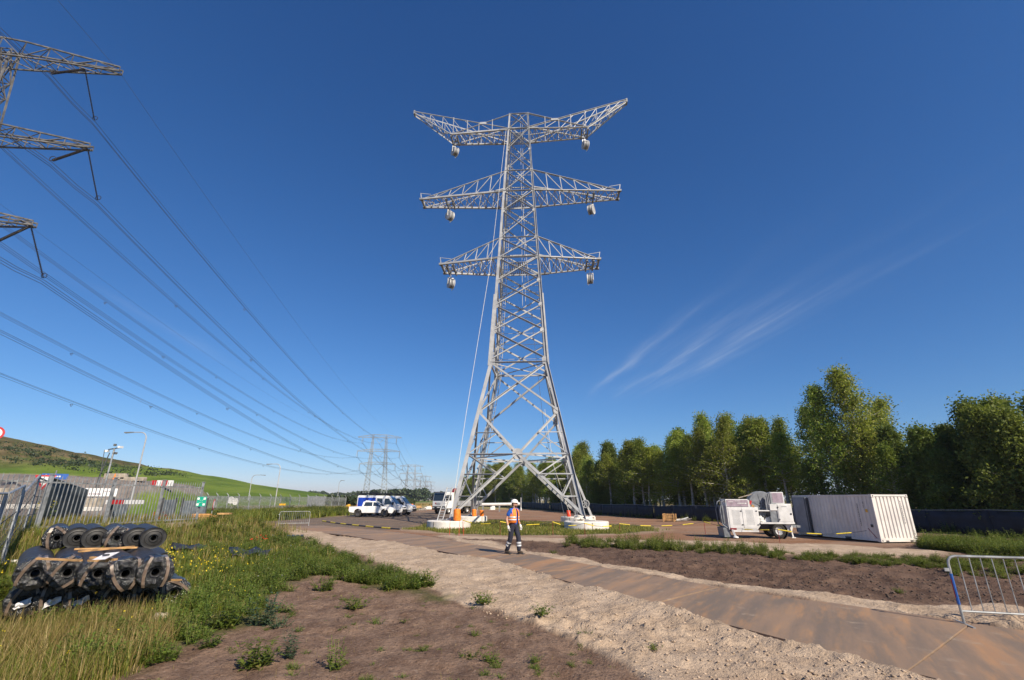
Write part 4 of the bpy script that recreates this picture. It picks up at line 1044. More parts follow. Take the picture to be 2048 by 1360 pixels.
for k in range(7): rc.ring((p.x + rng.uniform(-.15, .15), p.y + rng.uniform(-.1, .1), p.z + .06 + .05 * k), (rng.uniform(-.3, .3), rng.uniform(-.3, .3), 1), .34 - .02 * k, .045, 18, 6)
tag(rc.build('rope_coil', 'rope', None, True), 'coil of pale rope heaped on the front right footing', 'rope')
# raking ladder and gin pole
ld = thing('ladder', 'aluminium ladder leaning against the front left leg of the new pylon', 'ladder')
pa, pb = tw(-5.75, -5.3, .53), tw(-5.15, -5.0, 2.9); side = (tw(1, 0, 0) - tw(0, 0, 0)) * .2
for sg in (-1, 1): MB().bar(pa + side * sg, pb + side * sg, .05, .07).build('rail', 'galvanised', ld)
for k in range(13): MB().bar(pa.lerp(pb, (k + .5) / 13) - side, pa.lerp(pb, (k + .5) / 13) + side, .03).build('rung', 'galvanised', ld)
gn = thing('raking_strut', 'light steel strut with a pulley wheel raking against the right rear leg', 'strut')
pa, pb = tw(6.3, 4.3, .55), tw(4.1, 3.9, 6.2)
MB().bar(pa, pb, .16, .2).build('tube', 'galvanised', gn); MB().ring(pa + Vector((-.55, -.2, 1.1)), (0.3, 1, 0), .33, .05, 18, 6).build('pulley_wheel', 'galvanised', gn)
m = MB(); 
for k in range(6): a = k * math.pi / 3; m.bar(pa + Vector((-.55, -.2, 1.1)), pa + Vector((-.55 + .33 * math.cos(a), -.2, 1.1 + .33 * math.sin(a))), .05)
m.build('spoke', 'galvanised', gn); MB().box(pa, (.5, .5, .12)).build('foot', 'concrete', gn)
# yellow and black chain round the island and past the machine
def chain(pts, label, period=1.5):
    ch = thing('safety_chain', label, 'chain'); P = [Vector(p) for p in pts]
    for a, b in zip(P[:-1], P[1:]):
        m = MB(); m.cyl((a.x, a.y, 0), (a.x, a.y, a.z + .02), .014, 5); m.build('stake', 'dark_red', ch)
        n = max(2, int((b - a).length / period)); cat = [a.lerp(b, k / (2 * n)) - Vector((0, 0, .18 * 4 * (k / (2 * n)) * (1 - k / (2 * n)))) for k in range(2 * n + 1)]
        for k in range(2 * n):
            MB().tube([cat[k], cat[k + 1]], .028 if k % 2 == 0 else .012, 5).build('yellow_sleeve' if k % 2 == 0 else 'black_link', 'yellow_tape' if k % 2 == 0 else 'ink', ch)
def gz(px, py, z): p = G(px, py, 0); return Vector((p.x, p.y, z))
chain([gz(925, 1066, .75), gz(1000, 1070, .75), gz(1106, 1071, .75), gz(1170, 1072, .7), gz(1240, 1066, .55), gz(1411, 1068, .7)], 'yellow and black safety chain on stakes round the grass island', 1.3)
chain([gz(1411, 1068.5, .72), gz(1560, 1086, .62), gz(1740, 1092, .66)], 'yellow and black safety chain before the white machine and container', 1.2)
for i, (x0, y0, x1, y1, n) in enumerate(((645, 1042, 800, 1058, 12),)):
    ch = thing('safety_chain', 'yellow and black chain lying on the asphalt near the vans', 'chain'); p, q = G(x0, y0, .06), G(x1, y1, .06)
    for k in range(n):
        t0, t1 = k / n, (k + 1) / n; bend = lambda t: p.lerp(q, t) + Vector((0, -3.0 * t * (1 - t), 0)); MB().tube([bend(t0), bend(t1)], .05, 5).build('yellow_sleeve' if k % 2 == 0 else 'black_link', 'yellow_tape' if k % 2 == 0 else 'ink', ch)
for i, (px, py) in enumerate(((899, 1070), (918, 1071), (927, 1071))):
    p = G(px, py); tag(MB().tube([(p.x, p.y, 0), (p.x, p.y, .55), (p.x + .01, p.y, .9)], [.012, .012, .006], 5).build('survey_stake', 'orange_red'), ['left of three thin red survey stakes by the front left footing', 'middle of three thin red survey stakes by the front left footing', 'right of three thin red survey stakes by the front left footing'][i], 'stake', 'survey stakes')

# ------------------------------------------------------------------ shipping container
cF, cR, cB = G(1763.9, 1086.9), G(1838, 1085.8), G(1603, 1069)
ux = (cR - cF).normalized(); CW, CL, CH = 2.13, 5.55, 2.24
ct = thing('shipping_container', 'beige steel shipping container on the rusty plates at the right', 'container', (cF.x, cF.y, .04), math.atan2(ux.y, ux.x))
def corr(n, L, H, z0, dep, flat=.62):        # trapezoid profile (s, depth)
    prof = []
    for k in range(n):
        a = k * L / n; w = L / n; prof += [(a + .02 * w, 0), (a + flat * w, 0), (a + (flat + .12) * w, dep), (a + .90 * w, dep)]
    prof.append((L, 0)); return prof
def corr_wall(name, prof, o, d, nrm, z0, z1, mat):
    vs = []
    for s_, q in prof:
        p = Vector(o) + Vector(d) * s_ - Vector(nrm) * q; vs += [(p.x, p.y, z0), (p.x, p.y, z1)]
    m = MB().add(vs, [(2 * k, 2 * k + 2, 2 * k + 3, 2 * k + 1) for k in range(len(prof) - 1)]); return m.build(name, mat, ct)
corr_wall('end_wall', corr(9, CW - .2, 0, 0, .05), (.1, .03, 0), (1, 0, 0), (0, -1, 0), .15, CH - .08, 'beige_paint')
corr_wall('side_wall', corr(22, CL - .3, 0, 0, .035, .5), (.03, .15, 0), (0, 1, 0), (-1, 0, 0), .15, CH - .08, 'beige_paint')
corr_wall('side_wall', corr(22, CL - .3, 0, 0, .035, .5), (CW - .03, .15, 0), (0, 1, 0), (1, 0, 0), .15, CH - .08, 'beige_paint')
corr_wall('roof', corr(3, CW - .1, 0, 0, .0), (.05, .05, 0), (1, 0, 0), (0, -1, 0), CH - .05, CH - .04, 'beige_paint')
MB().box((CW / 2, CL / 2, CH - .05), (CW - .12, CL - .12, .03)).build('roof_panel', 'beige_paint', ct)
MB().box((CW / 2, CL / 2, .12), (CW - .12, CL - .12, .06)).build('floor_frame', 'grey_paint', ct)
for x in (.06, CW - .06):
    for y in (.06, CL - .06): MB().box((x, y, CH / 2), (.12, .12, CH - .30)).build('corner_post', 'beige_paint', ct, False, .01)
    MB().box((x, CL / 2, CH - .045), (.10, CL - .34, .09)).build('top_rail', 'beige_paint', ct); 
    m = MB(); segs = [(.17, 1.75), (2.15, 3.7), (4.1, CL - .17)]
    for a, b in segs: m.span((x - .045, a, .04), (x + .045, b, .16))
    m.build('bottom_rail', 'beige_paint', ct); m = MB()
    for a, b in ((1.75, 2.15), (3.7, 4.1)): m.span((x - .035, a, .05), (x + .035, b, .15))
    m.build('forklift_pocket', 'ink', ct)
for y in (.05, CL - .05):
    MB().box((CW / 2, y, CH - .045), (CW - .34, .09, .09)).build('top_rail', 'beige_paint', ct)
    MB().box((CW / 2, y, .10), (CW - .34, .09, .16)).build('bottom_rail', 'beige_paint', ct)
MB().span((.28, -.003, .03), (.45, .05, .09)).build('forklift_pocket', 'ink', ct); MB().span((CW - .45, -.003, .03), (CW - .28, .05, .09)).build('forklift_pocket', 'ink', ct)
for x in (.085, CW - .085):
    for y in (.085, CL - .085):
        for z in (.075, CH - .065):
            cc = MB().box((x, y, z), (.178, .178, .135)).build('corner_casting', 'beige_paint', ct, False, .012)
            if y < 1: MB().box((x, y - .091, z), (.055, .006, .07)).build('casting_hole', 'ink', cc)
# far end: doorway shade put in as a black panel and one door leaf swung round against the long side
MB().box((CW / 2, CL - .12, CH / 2), (CW - .26, .04, CH - .3)).build('doorway_shade', 'ink', ct)
dr = MB().box((-.10, CL - .62, CH / 2 + .02), (.05, 1.12, CH - .28)).build('door', 'grey_paint', ct)
for k in range(4): MB().box((-.129, CL - .62, .42 + k * .48), (.012, .98, .36)).build('door_panel', 'grey_paint', dr)
for yy in (-.50, .48): MB().cyl((-.14, CL - .62 + yy, .2), (-.14, CL - .62 + yy, CH - .12), .018, 6).build('lock_bar', 'fence_dark', dr)
MB().box((-.06, CL - 1.24, CH / 2), (.08, .09, CH - .3)).build('door_gasket', 'ink', dr)
def marks(parent, o, du, n, size, step, mat, nm='serial_marks'):
    m = MB(); r_ = random.Random(n)
    for k in range(n):
        if r_.random() < .12: continue
        p = Vector(o) - Vector((0, 0, k * step)); w = size * r_.uniform(.6, 1); hh = step * r_.uniform(.45, .75)
        m.bar(p - Vector(du) * w / 2, p + Vector(du) * w / 2, .006, hh * .55); m.bar(p - Vector(du) * (w / 2 - .008), p - Vector(du) * (w / 2 - .008) - Vector((0, 0, hh)), .014 if abs(du[0]) else .006, .006 if abs(du[0]) else .014)
    o = m.build(nm, mat, parent); o['kind'] = 'stuff'; return o
marks(ct, (CW * .775, .024, CH - .32), (1, 0, 0), 13, .045, .085, 'ink'); marks(ct, (.022, .98, CH - .38), (0, 1, 0), 14, .06, .085, 'ink'); marks(ct, (.022, .62, CH - .36), (0, 1, 0), 5, .045, .06, 'ink')
MB().box((.020, .48, CH - .78), (.012, .13, .15)).build('warning_label', 'yellow_metal', ct); MB().box((.018, .36, .75), (.012, .13, .13)).build('data_plate', 'ink', ct)
MB().bar((.015, .62, .62), (.015, .22, .18), .02, .02).build('red_scratch', 'dark_red', ct)

# ------------------------------------------------------------------ white tensioning machine on a trailer
tm = thing('tensioner_trailer', 'white cable tensioning machine on a wheeled trailer, left of the container', 'machine', (12.0, 28.0, .05), math.radians(-7)); tm.scale = (.90, .92, .95)
def tp(nm, fn, mat, parent=None, **k):
    m = MB(); fn(m); return m.build(nm, mat, parent or tm, **k)
cab = tp('cabinet', lambda m: m.prism([(0, .42), (1.66, .42), (1.86, .66), (1.86, 1.66), (0, 1.66)], 0, 1.15), 'machine_white', bevel=.015)
up = tp('upper_panel', lambda m: m.prism([(0, 1.67), (1.42, 1.67), (1.42, 2.02), (1.32, 2.10), (0, 2.10)], .02, 1.13), 'machine_white', bevel=.015)
tp('purple_field', lambda m: m.box((.69, -.002 + .012, 1.88), (1.26, .02, .36)), 'purple_panel', up)
m = MB()
for k in range(7): m.box((.72 + .07 * k, -.008, 1.87 + .005 * (k % 2)), (.045, .012, .045))
m.box((1.18, -.008, 1.87), (.08, .012, .06)); m.box((.3, -.008, 1.95), (.3, .012, .02)); m.box((.72, -.008, 2.0), (.3, .012, .02)); m.build('logo_marks', 'sign_white', up)
for i, (a, b, mt) in enumerate(((.08, .86, 'machine_white'), (.90, 1.78, 'machine_white'))):
    d_ = tp('door', lambda m: (m.prism([(a, .52), (b - (.16 if i else 0), .52), (b, .52 + (.18 if i else 0)), (b, 1.6), (a, 1.6)], -.025, -.002)), mt, bevel=.006)
    holes = MB(); n1 = 15
    for r_ in range(16):
        for c_ in range(9): holes.box((a + .22 + c_ * .05 + .0 * r_, -.027, .72 + r_ * .05), (.022, .006, .022))
    ho = holes.build('perforation', 'machine_grey', d_); ho['kind'] = 'stuff'
    for hz_ in (.7, 1.45): tp('latch', lambda m: m.box(((b - .04) if not i else b - .05, -.036, hz_), (.09, .03, .05)), 'ink', d_)
tp('skirt', lambda m: m.box((.95, .6, .36), (1.5, 1.3, .10)), 'machine_white')
tp('deck_beam', lambda m: m.box((2.85, .55, .80), (1.96, 1.25, .09)), 'machine_white')
tp('engine_bay', lambda m: m.box((2.22, .85, 1.12), (.68, .7, .55)), 'ink'); tp('white_tank', lambda m: m.lathe((2.05, .3, .88), (0, 0, 1), [(0, 0), (.12, .0), (.13, .18), (.05, .28), (.05, .36), (0, .36)], 14), 'machine_white', smooth=True)
tp('hose', lambda m: m.tube([(2.2, .3, .9), (2.3, .2, 1.15), (2.45, .3, 1.25), (2.5, .5, 1.0)], .03, 6), 'rubber'); tp('hose', lambda m: m.tube([(1.95, .4, 1.3), (2.2, .25, 1.2), (2.4, .4, .95)], .025, 6), 'machine_grey')
tp('mesh_guard', lambda m: m.box((2.74, .02, 1.14), (.40, .03, .58)), 'machine_grey'); tp('bay_beam', lambda m: m.box((2.4, .25, 1.47), (1.1, .5, .06)), 'machine_white')
rc_ = tp('control_cabinet', lambda m: m.box((3.38, .55, 1.34), (.86, 1.2, 1.02)), 'machine_white', bevel=.02)
tp('door', lambda m: m.box((3.38, -.06, 1.33), (.76, .02, .90)), 'machine_white', rc_); tp('handle', lambda m: m.box((3.70, -.08, 1.30), (.09, .03, .09)), 'ink', rc_)
for hz_ in (1.0, 1.66): tp('hinge', lambda m: m.box((3.0, -.08, hz_), (.06, .03, .07)), 'ink', rc_)
tp('logo_marks', lambda m: m.box((3.36, -.073, 1.70), (.3, .006, .025)), 'machine_grey', rc_)
tp('junction_box', lambda m: m.box((2.78, .2, 1.66), (.46, .5, .34)), 'machine_white', bevel=.01)
pp = tp('tall_panel', lambda m: m.box((3.14, .35, 2.18), (.74, .5, .64)), 'machine_white', bevel=.012); tp('purple_field', lambda m: m.box((3.14, .095, 2.18), (.62, .02, .54)), 'purple_panel', pp)
bwz = MB(); bwz.lathe((2.28, .62, 1.72), (0, 1, 0), [(.22, -.26), (.80, -.28), (.84, -.22), (.74, -.1), (.74, .1), (.84, .22), (.80, .28), (.22, .26)], 36); bwz.build('bullwheel', 'machine_grey', tm, True)
bwz = MB()
for k in range(7): a = k * math.tau / 7; bwz.bar((2.28, .36, 1.72), (2.28 + .7 * math.cos(a), .36, 1.72 + .7 * math.sin(a)), .06, .09)
bwz.build('spoke', 'machine_grey', tm)
gd = MB(); gd.lathe((2.28, .3, 1.70), (0, -1, 0), [(.62, 0), (.62, .05), (.88, .05), (.88, 0)], 18, start=0, arc=2.0)
g2 = gd.build('wheel_guard', 'machine_white', tm); 
tp('grey_plate', lambda m: m.add([(2.35, .05, 1.5), (2.78, .05, 1.5), (2.78, .05, 2.42), (2.62, .05, 2.48), (2.40, .05, 2.2)], [(0, 1, 2, 3, 4)]), 'machine_grey')
for k in range(3): tp('rib', lambda m: m.box((2.5 + .1 * k, .03, 1.95 + .1 * k), (.03, .04, .75)), 'grey_paint')
tp('red_part', lambda m: m.box((1.50, .1, 1.92), (.10, .12, .22), ry=.4), 'red_paint'); tp('yellow_part', lambda m: m.box((1.6, .05, 1.72), (.16, .1, .12), ry=.5), 'timber')
tp('arched_hood', lambda m: m.lathe((.75, .8, 1.75), (0, -1, 0), [(.42, -.3), (.46, -.3), (.46, .3), (.42, .3)], 16, arc=3.1416), 'machine_white', smooth=True)
tp('roller_bar', lambda m: m.bar((1.0, .6, 2.18), (1.95, .6, 2.42), .05), 'timber_grey')
tp('side_hoop', lambda m: m.tube([(-.05, .1, .5), (-.32, .1, .7), (-.36, .1, 1.5), (-.22, .1, 1.95), (.02, .1, 2.06)], .035, 8), 'machine_grey'); tp('side_hoop', lambda m: m.tube([(-.05, 1.0, .5), (-.32, 1.0, .7), (-.36, 1.0, 1.5), (-.22, 1.0, 1.95), (.02, 1.0, 2.06)], .035, 8), 'machine_grey')
tp('side_rollers', lambda m: [m.cyl((-.2, .15 + .28 * k, .75), (-.2, .15 + .28 * k, 1.75), .06, 10) for k in range(3)], 'machine_grey')
tp('spade', lambda m: m.prism([(-.28, .02), (.12, .02), (.02, .55), (-.32, .52)], .1, 1.35), 'machine_grey'); 
tp('jack_leg', lambda m: (m.bar((.18, .0, .45), (.30, -.05, .06), .1), m.lathe((.31, -.05, 0), (0, 0, 1), [(0, 0), (.17, 0), (.15, .05), (.04, .10), (0, .1)], 14)), 'machine_white')
tp('tail_light', lambda m: m.box((.25, -.02, .47), (.36, .05, .09)), 'dark_red')
tp('chassis', lambda m: (m.box((2.6, .35, .62), (2.2, .09, .14)), m.box((2.6, 1.05, .62), (2.2, .09, .14)), m.box((2.5, .7, .5), (.9, .5, .2))), 'ink')
def wheel(parent, c, r, w, axis=(0, 1, 0), rim='rim', nm='wheel'):
    t = MB(); t.lathe(c, axis, [(r * .56, -w / 2), (r * .86, -w / 2), (r * .97, -w * .36), (r, -w * .2), (r, w * .2), (r * .97, w * .36), (r * .86, w / 2), (r * .56, w / 2)], 30)
    wo_ = t.build(nm, 'rubber', parent, True)
    q = MB(); s_ = -1
    q.lathe(c, axis, [(0, -w * .30), (r * .18, -w * .32), (r * .2, -w * .22), (r * .46, -w * .26), (r * .52, -w * .44), (r * .57, -w * .44), (r * .57, w * .44), (r * .5, w * .4), (r * .4, w * .2), (0, w * .2)], 24); q.build('rim', rim, wo_, True)
    return wo_
wheel(tm, (2.86, .06, .38), .40, .27); wheel(tm, (2.86, 1.34, .38), .40, .27)
tp('axle', lambda m: m.cyl((2.86, .1, .38), (2.86, 1.3, .38), .05, 8), 'ink'); tp('mudguard', lambda m: m.lathe((2.86, .06, .38), (0, -1, 0), [(.47, -.16), (.49, -.16), (.49, .16), (.47, .16)], 12, arc=2.6, start=.3), 'ink')
tp('coupling_drum', lambda m: m.lathe((3.55, .4, .55), (0, 1, 0), [(0, -.2), (.2, -.2), (.26, -.12), (.26, .12), (.2, .2), (0, .2)], 18), 'machine_white', smooth=True)
tp('drawbar', lambda m: (m.bar((3.6, .7, .62), (4.3, .7, .6), .14), m.box((4.3, .7, .6), (.2, .2, .12))), 'machine_grey'); tp('jack_leg', lambda m: (m.bar((3.62, .15, .6), (3.66, .1, .06), .07), m.box((3.67, .1, .03), (.22, .2, .04))), 'white_paint')

# ------------------------------------------------------------------ vehicles
def quadpanel(parent, nm, pts, mat, th=.012):
    p = [Vector(q) for q in pts]; n = (p[1] - p[0]).cross(p[2] - p[0]).normalized() * th
    k = len(p); MBx = MB().add([q + n for q in p] + [q - n for q in p], [tuple(range(k)), tuple(range(2 * k - 1, k - 1, -1))] + [(i, i + k, (i + 1) % k + k, (i + 1) % k) for i in range(k)]); return MBx.build(nm, mat, parent)
def arch_profile(base, wheels, r, z):        # lower edge with wheel arches, from rear to front
    out = []
    for wx in wheels:
        out += [(wx + r * math.cos(a), z + r * math.sin(a)) for a in [math.pi - math.pi * k / 8 for k in range(9)]]
    return out
def body(parent, prof, w, mat, nm='body', tumble=.10, zt=1.0, bev=.035):
    n = len(prof); zm = max(z for x, z in prof); vs = []
    for sy in (-1, 1):
        for x, z in prof: k = max(0, (z - zt) / max(zm - zt, .01)); vs.append((x, sy * (w / 2 - tumble * k), z))
    m = MB().add(vs, [tuple(range(n)), tuple(range(2 * n - 1, n - 1, -1))] + [(i, i + n, (i + 1) % n + n, (i + 1) % n) for i in range(n)]); o = m.build(nm, mat, parent, False, bev); return o
pk = thing('pickup_truck', 'white double-cab pickup parked side-on in front of the vans', 'pickup', (-16.7, 60.3, .03), math.radians(4))
prof = [(-2.55, .55)] + [(x, z) for x, z in arch_profile(0, (-1.55, 1.55), .46, .46)] + [(2.45, .40), (2.60, .62), (2.58, .95), (2.35, 1.08), (1.25, 1.17), (.55, 1.70), (.30, 1.78), (-.75, 1.78), (-1.02, 1.70), (-1.15, 1.18), (-2.60, 1.15), (-2.64, .75)]
body(pk, prof, 1.82, 'car_white', tumble=.16, zt=1.12)
def sidew(veh, w, quads, zt, zm, tumble, mat='car_glass', nm='side_window'):
    for sy in (-1, 1):
        for q in quads:
            quadpanel(veh, nm, [(x, sy * (w / 2 - tumble * max(0, (z - zt) / (zm - zt)) + .006), z) for x, z in q], mat, .008)
sidew(pk, 1.82, [[(.18, 1.22), (1.02, 1.22), (.52, 1.62), (.18, 1.66)], [(-.92, 1.22), (.06, 1.22), (.06, 1.66), (-.78, 1.66)]], 1.12, 1.78, .16)
quadpanel(pk, 'windscreen', [(1.22, -.78, 1.20), (1.22, .78, 1.20), (.60, .66, 1.68), (.60, -.66, 1.68)], 'car_glass', .012)
for x in (-1.55, 1.55):
    for sy in (-1, 1): wheel(pk, (x, sy * .80, .39), .39, .25, (0, -sy, 0) if sy < 0 else (0, 1, 0), 'rim_dark')
for sy in (-1, 1):
    MB().box((2.47, sy * .68, .92), (.2, .34, .16)).build('headlight', 'lamp_glass', pk); MB().box((-2.63, sy * .82, .95), (.05, .16, .34)).build('tail_light', 'red_light', pk); MB().box((1.0, sy * 1.02, 1.22), (.12, .2, .16)).build('mirror', 'car_black', pk)
    for x in (-.3, .55): MB().box((x, sy * .915, 1.05), (.2, .02, .03)).build('door_handle', 'car_white', pk)
    MB().box((0, sy * .83, .45), (2.1, .08, .08)).build('side_step', 'car_black', pk)
MB().box((2.60, 0, .60), (.08, 1.3, .3)).build('grille', 'car_black', pk); MB().box((-.65, 0, 1.83), (.35, .9, .06)).build('roof_light', 'car_white', pk); MB().box((-1.9, 0, 1.14), (1.3, 1.55, .05)).build('load_bed', 'car_black', pk)
def van(label, loc, rz, panel, rack):
    v = thing('panel_van', label, 'van', loc, rz, 'white vans beside the pickup')
    prof = [(-3.0, .45)] + arch_profile(0, (-1.85, 1.85), .44, .42) + [(2.78, .36), (2.95, .55), (2.93, .95), (2.72, 1.20), (2.05, 1.38), (1.32, 2.22), (.95, 2.42), (-2.9, 2.48), (-3.02, 2.3)]
    body(v, prof, 1.98, 'car_white', tumble=.12, zt=1.2)
    sidew(v, 1.98, [[(.55, 1.38), (1.62, 1.38), (1.12, 2.06), (.55, 2.10)]], 1.2, 2.48, .12); sidew(v, 1.98, [[(-.42, 1.40), (.25, 1.40), (.25, 2.10), (-.42, 2.12)]], 1.2, 2.48, .12)
    quadpanel(v, 'windscreen', [(2.04, -.84, 1.42), (2.04, .84, 1.42), (1.36, .76, 2.20), (1.36, -.76, 2.20)], 'car_glass', .012)
    if panel: sidew(v, 1.98, [[(-2.9, .75), (-.62, .75), (-.62, 2.18), (-2.9, 2.2)]], 1.2, 2.48, .12, 'car_blue', 'blue_panel')
    for x in (-1.85, 1.85):
        for sy in (-1, 1): wheel(v, (x, sy * .87, .36), .36, .24, (0, 1, 0) if sy > 0 else (0, -1, 0), 'rim_dark')
    for sy in (-1, 1):
        MB().box((2.82, sy * .76, 1.02), (.2, .34, .22), sy * .2).build('headlight', 'lamp_glass', v); MB().box((-3.02, sy * .9, 1.1), (.05, .12, .5)).build('tail_light', 'red_light', v); MB().box((1.68, sy * 1.12, 1.5), (.14, .22, .36)).build('mirror', 'car_black', v)
        MB().box((.0, sy * .995, .62), (5.2, .02, .09)).build('rub_strip', 'car_black', v)
    MB().box((2.92, 0, .62), (.12, 1.8, .34)).build('bumper', 'car_black', v, False, .03); MB().box((2.93, 0, 1.0), (.05, .95, .12)).build('grille', 'car_black', v)
    if rack:
        MB().box((-.95, 0, 2.66), (4.1, 1.5, .14)).build('roof_box', 'car_black', v)
        for x in (-2.6, -.9, .6): MB().box((x, 0, 2.53), (.08, 1.7, .08)).build('roof_bar', 'car_black', v)
    return v
van('white van with blue side panel and black roof rack behind the pickup', (-16.6, 64.2, .03), math.radians(-4), True, True)
van('plain white van parked behind the blue-panelled one, front showing at right', (-16.1, 68.2, .03), math.radians(-6), False, True)
# crane truck
tk = thing('crane_truck', 'white flatbed lorry with a red loading crane behind the left legs of the pylon', 'truck', (-8.9, 75.0, .03), math.radians(-122))
# local +x is forward
MB().box((-1.8, 0, .78), (8.4, .9, .26)).build('chassis', 'car_black', tk)
cabp = [(1.1, .75), (3.0, .75), (3.12, 1.0), (3.10, 1.75), (2.86, 2.85), (2.7, 2.98), (1.15, 2.98)]
body(tk, cabp, 2.42, 'car_white', 'cab', .06, 1.7)
quadpanel(tk, 'windscreen', [(3.10, -1.10, 1.80), (3.10, 1.10, 1.80), (2.88, 1.06, 2.80), (2.88, -1.06, 2.80)], 'car_glass', .015)
sidew(tk, 2.42, [[(1.75, 1.85), (2.95, 1.85), (2.78, 2.62), (1.75, 2.65)]], 1.7, 2.98, .06)
MB().box((3.13, 0, .82), (.14, 2.4, .48)).build('bumper', 'car_black', tk, False, .03)
for sy in (-1, 1):
    MB().box((3.20, sy * .95, .86), (.06, .34, .18)).build('headlight', 'lamp_glass', tk); MB().box((3.0, sy * 1.38, 2.2), (.16, .16, .75)).build('mirror', 'car_black', tk)
m = MB()
for k, yy in enumerate((-.5, -.32, -.14, .04, .22)): m.box((3.115, yy, 1.38), (.03, .05, .36 - .03 * abs(k - 2)), ry=-.02)
m.build('grille_slot', 'car_black', tk); MB().box((3.118, -.62, 1.45), (.03, .1, .2)).build('red_badge', 'red_paint', tk); MB().box((3.21, 0, .9), (.03, .5, .12)).build('number_plate', 'sign_white', tk)
MB().box((2.95, 0, 3.0), (.3, 2.2, .1)).build('sun_visor', 'car_black', tk)
for x in (2.2, -2.2, -3.6):
    for sy in (-1, 1): wheel(tk, (x, sy * 1.0, .5), .5, .34, (0, 1, 0) if sy > 0 else (0, -1, 0), 'rim')
MB().box((-3.2, 0, 1.12), (5.4, 2.4, .16)).build('flatbed', 'grey_paint', tk)
for sy in (-1, 1): MB().box((-3.2, sy * 1.2, 1.5), (5.4, .05, .6)).build('dropside', 'grey_paint', tk)
cr = MB(); cr.box((.45, 0, 1.7), (.6, .8, 1.4)); cr.build('crane_column', 'yellow_metal', tk)
MB().bar((.45, 0, 2.4), (.2, .5, 3.5), .3, .34).build('crane_boom', 'dark_red', tk); MB().bar((.2, .5, 3.5), (-1.2, .6, 2.9), .24, .28).build('crane_jib', 'dark_red', tk)
MB().box((.5, .9, 1.2), (.5, .4, .5)).build('fuel_tank', 'yellow_metal', tk)
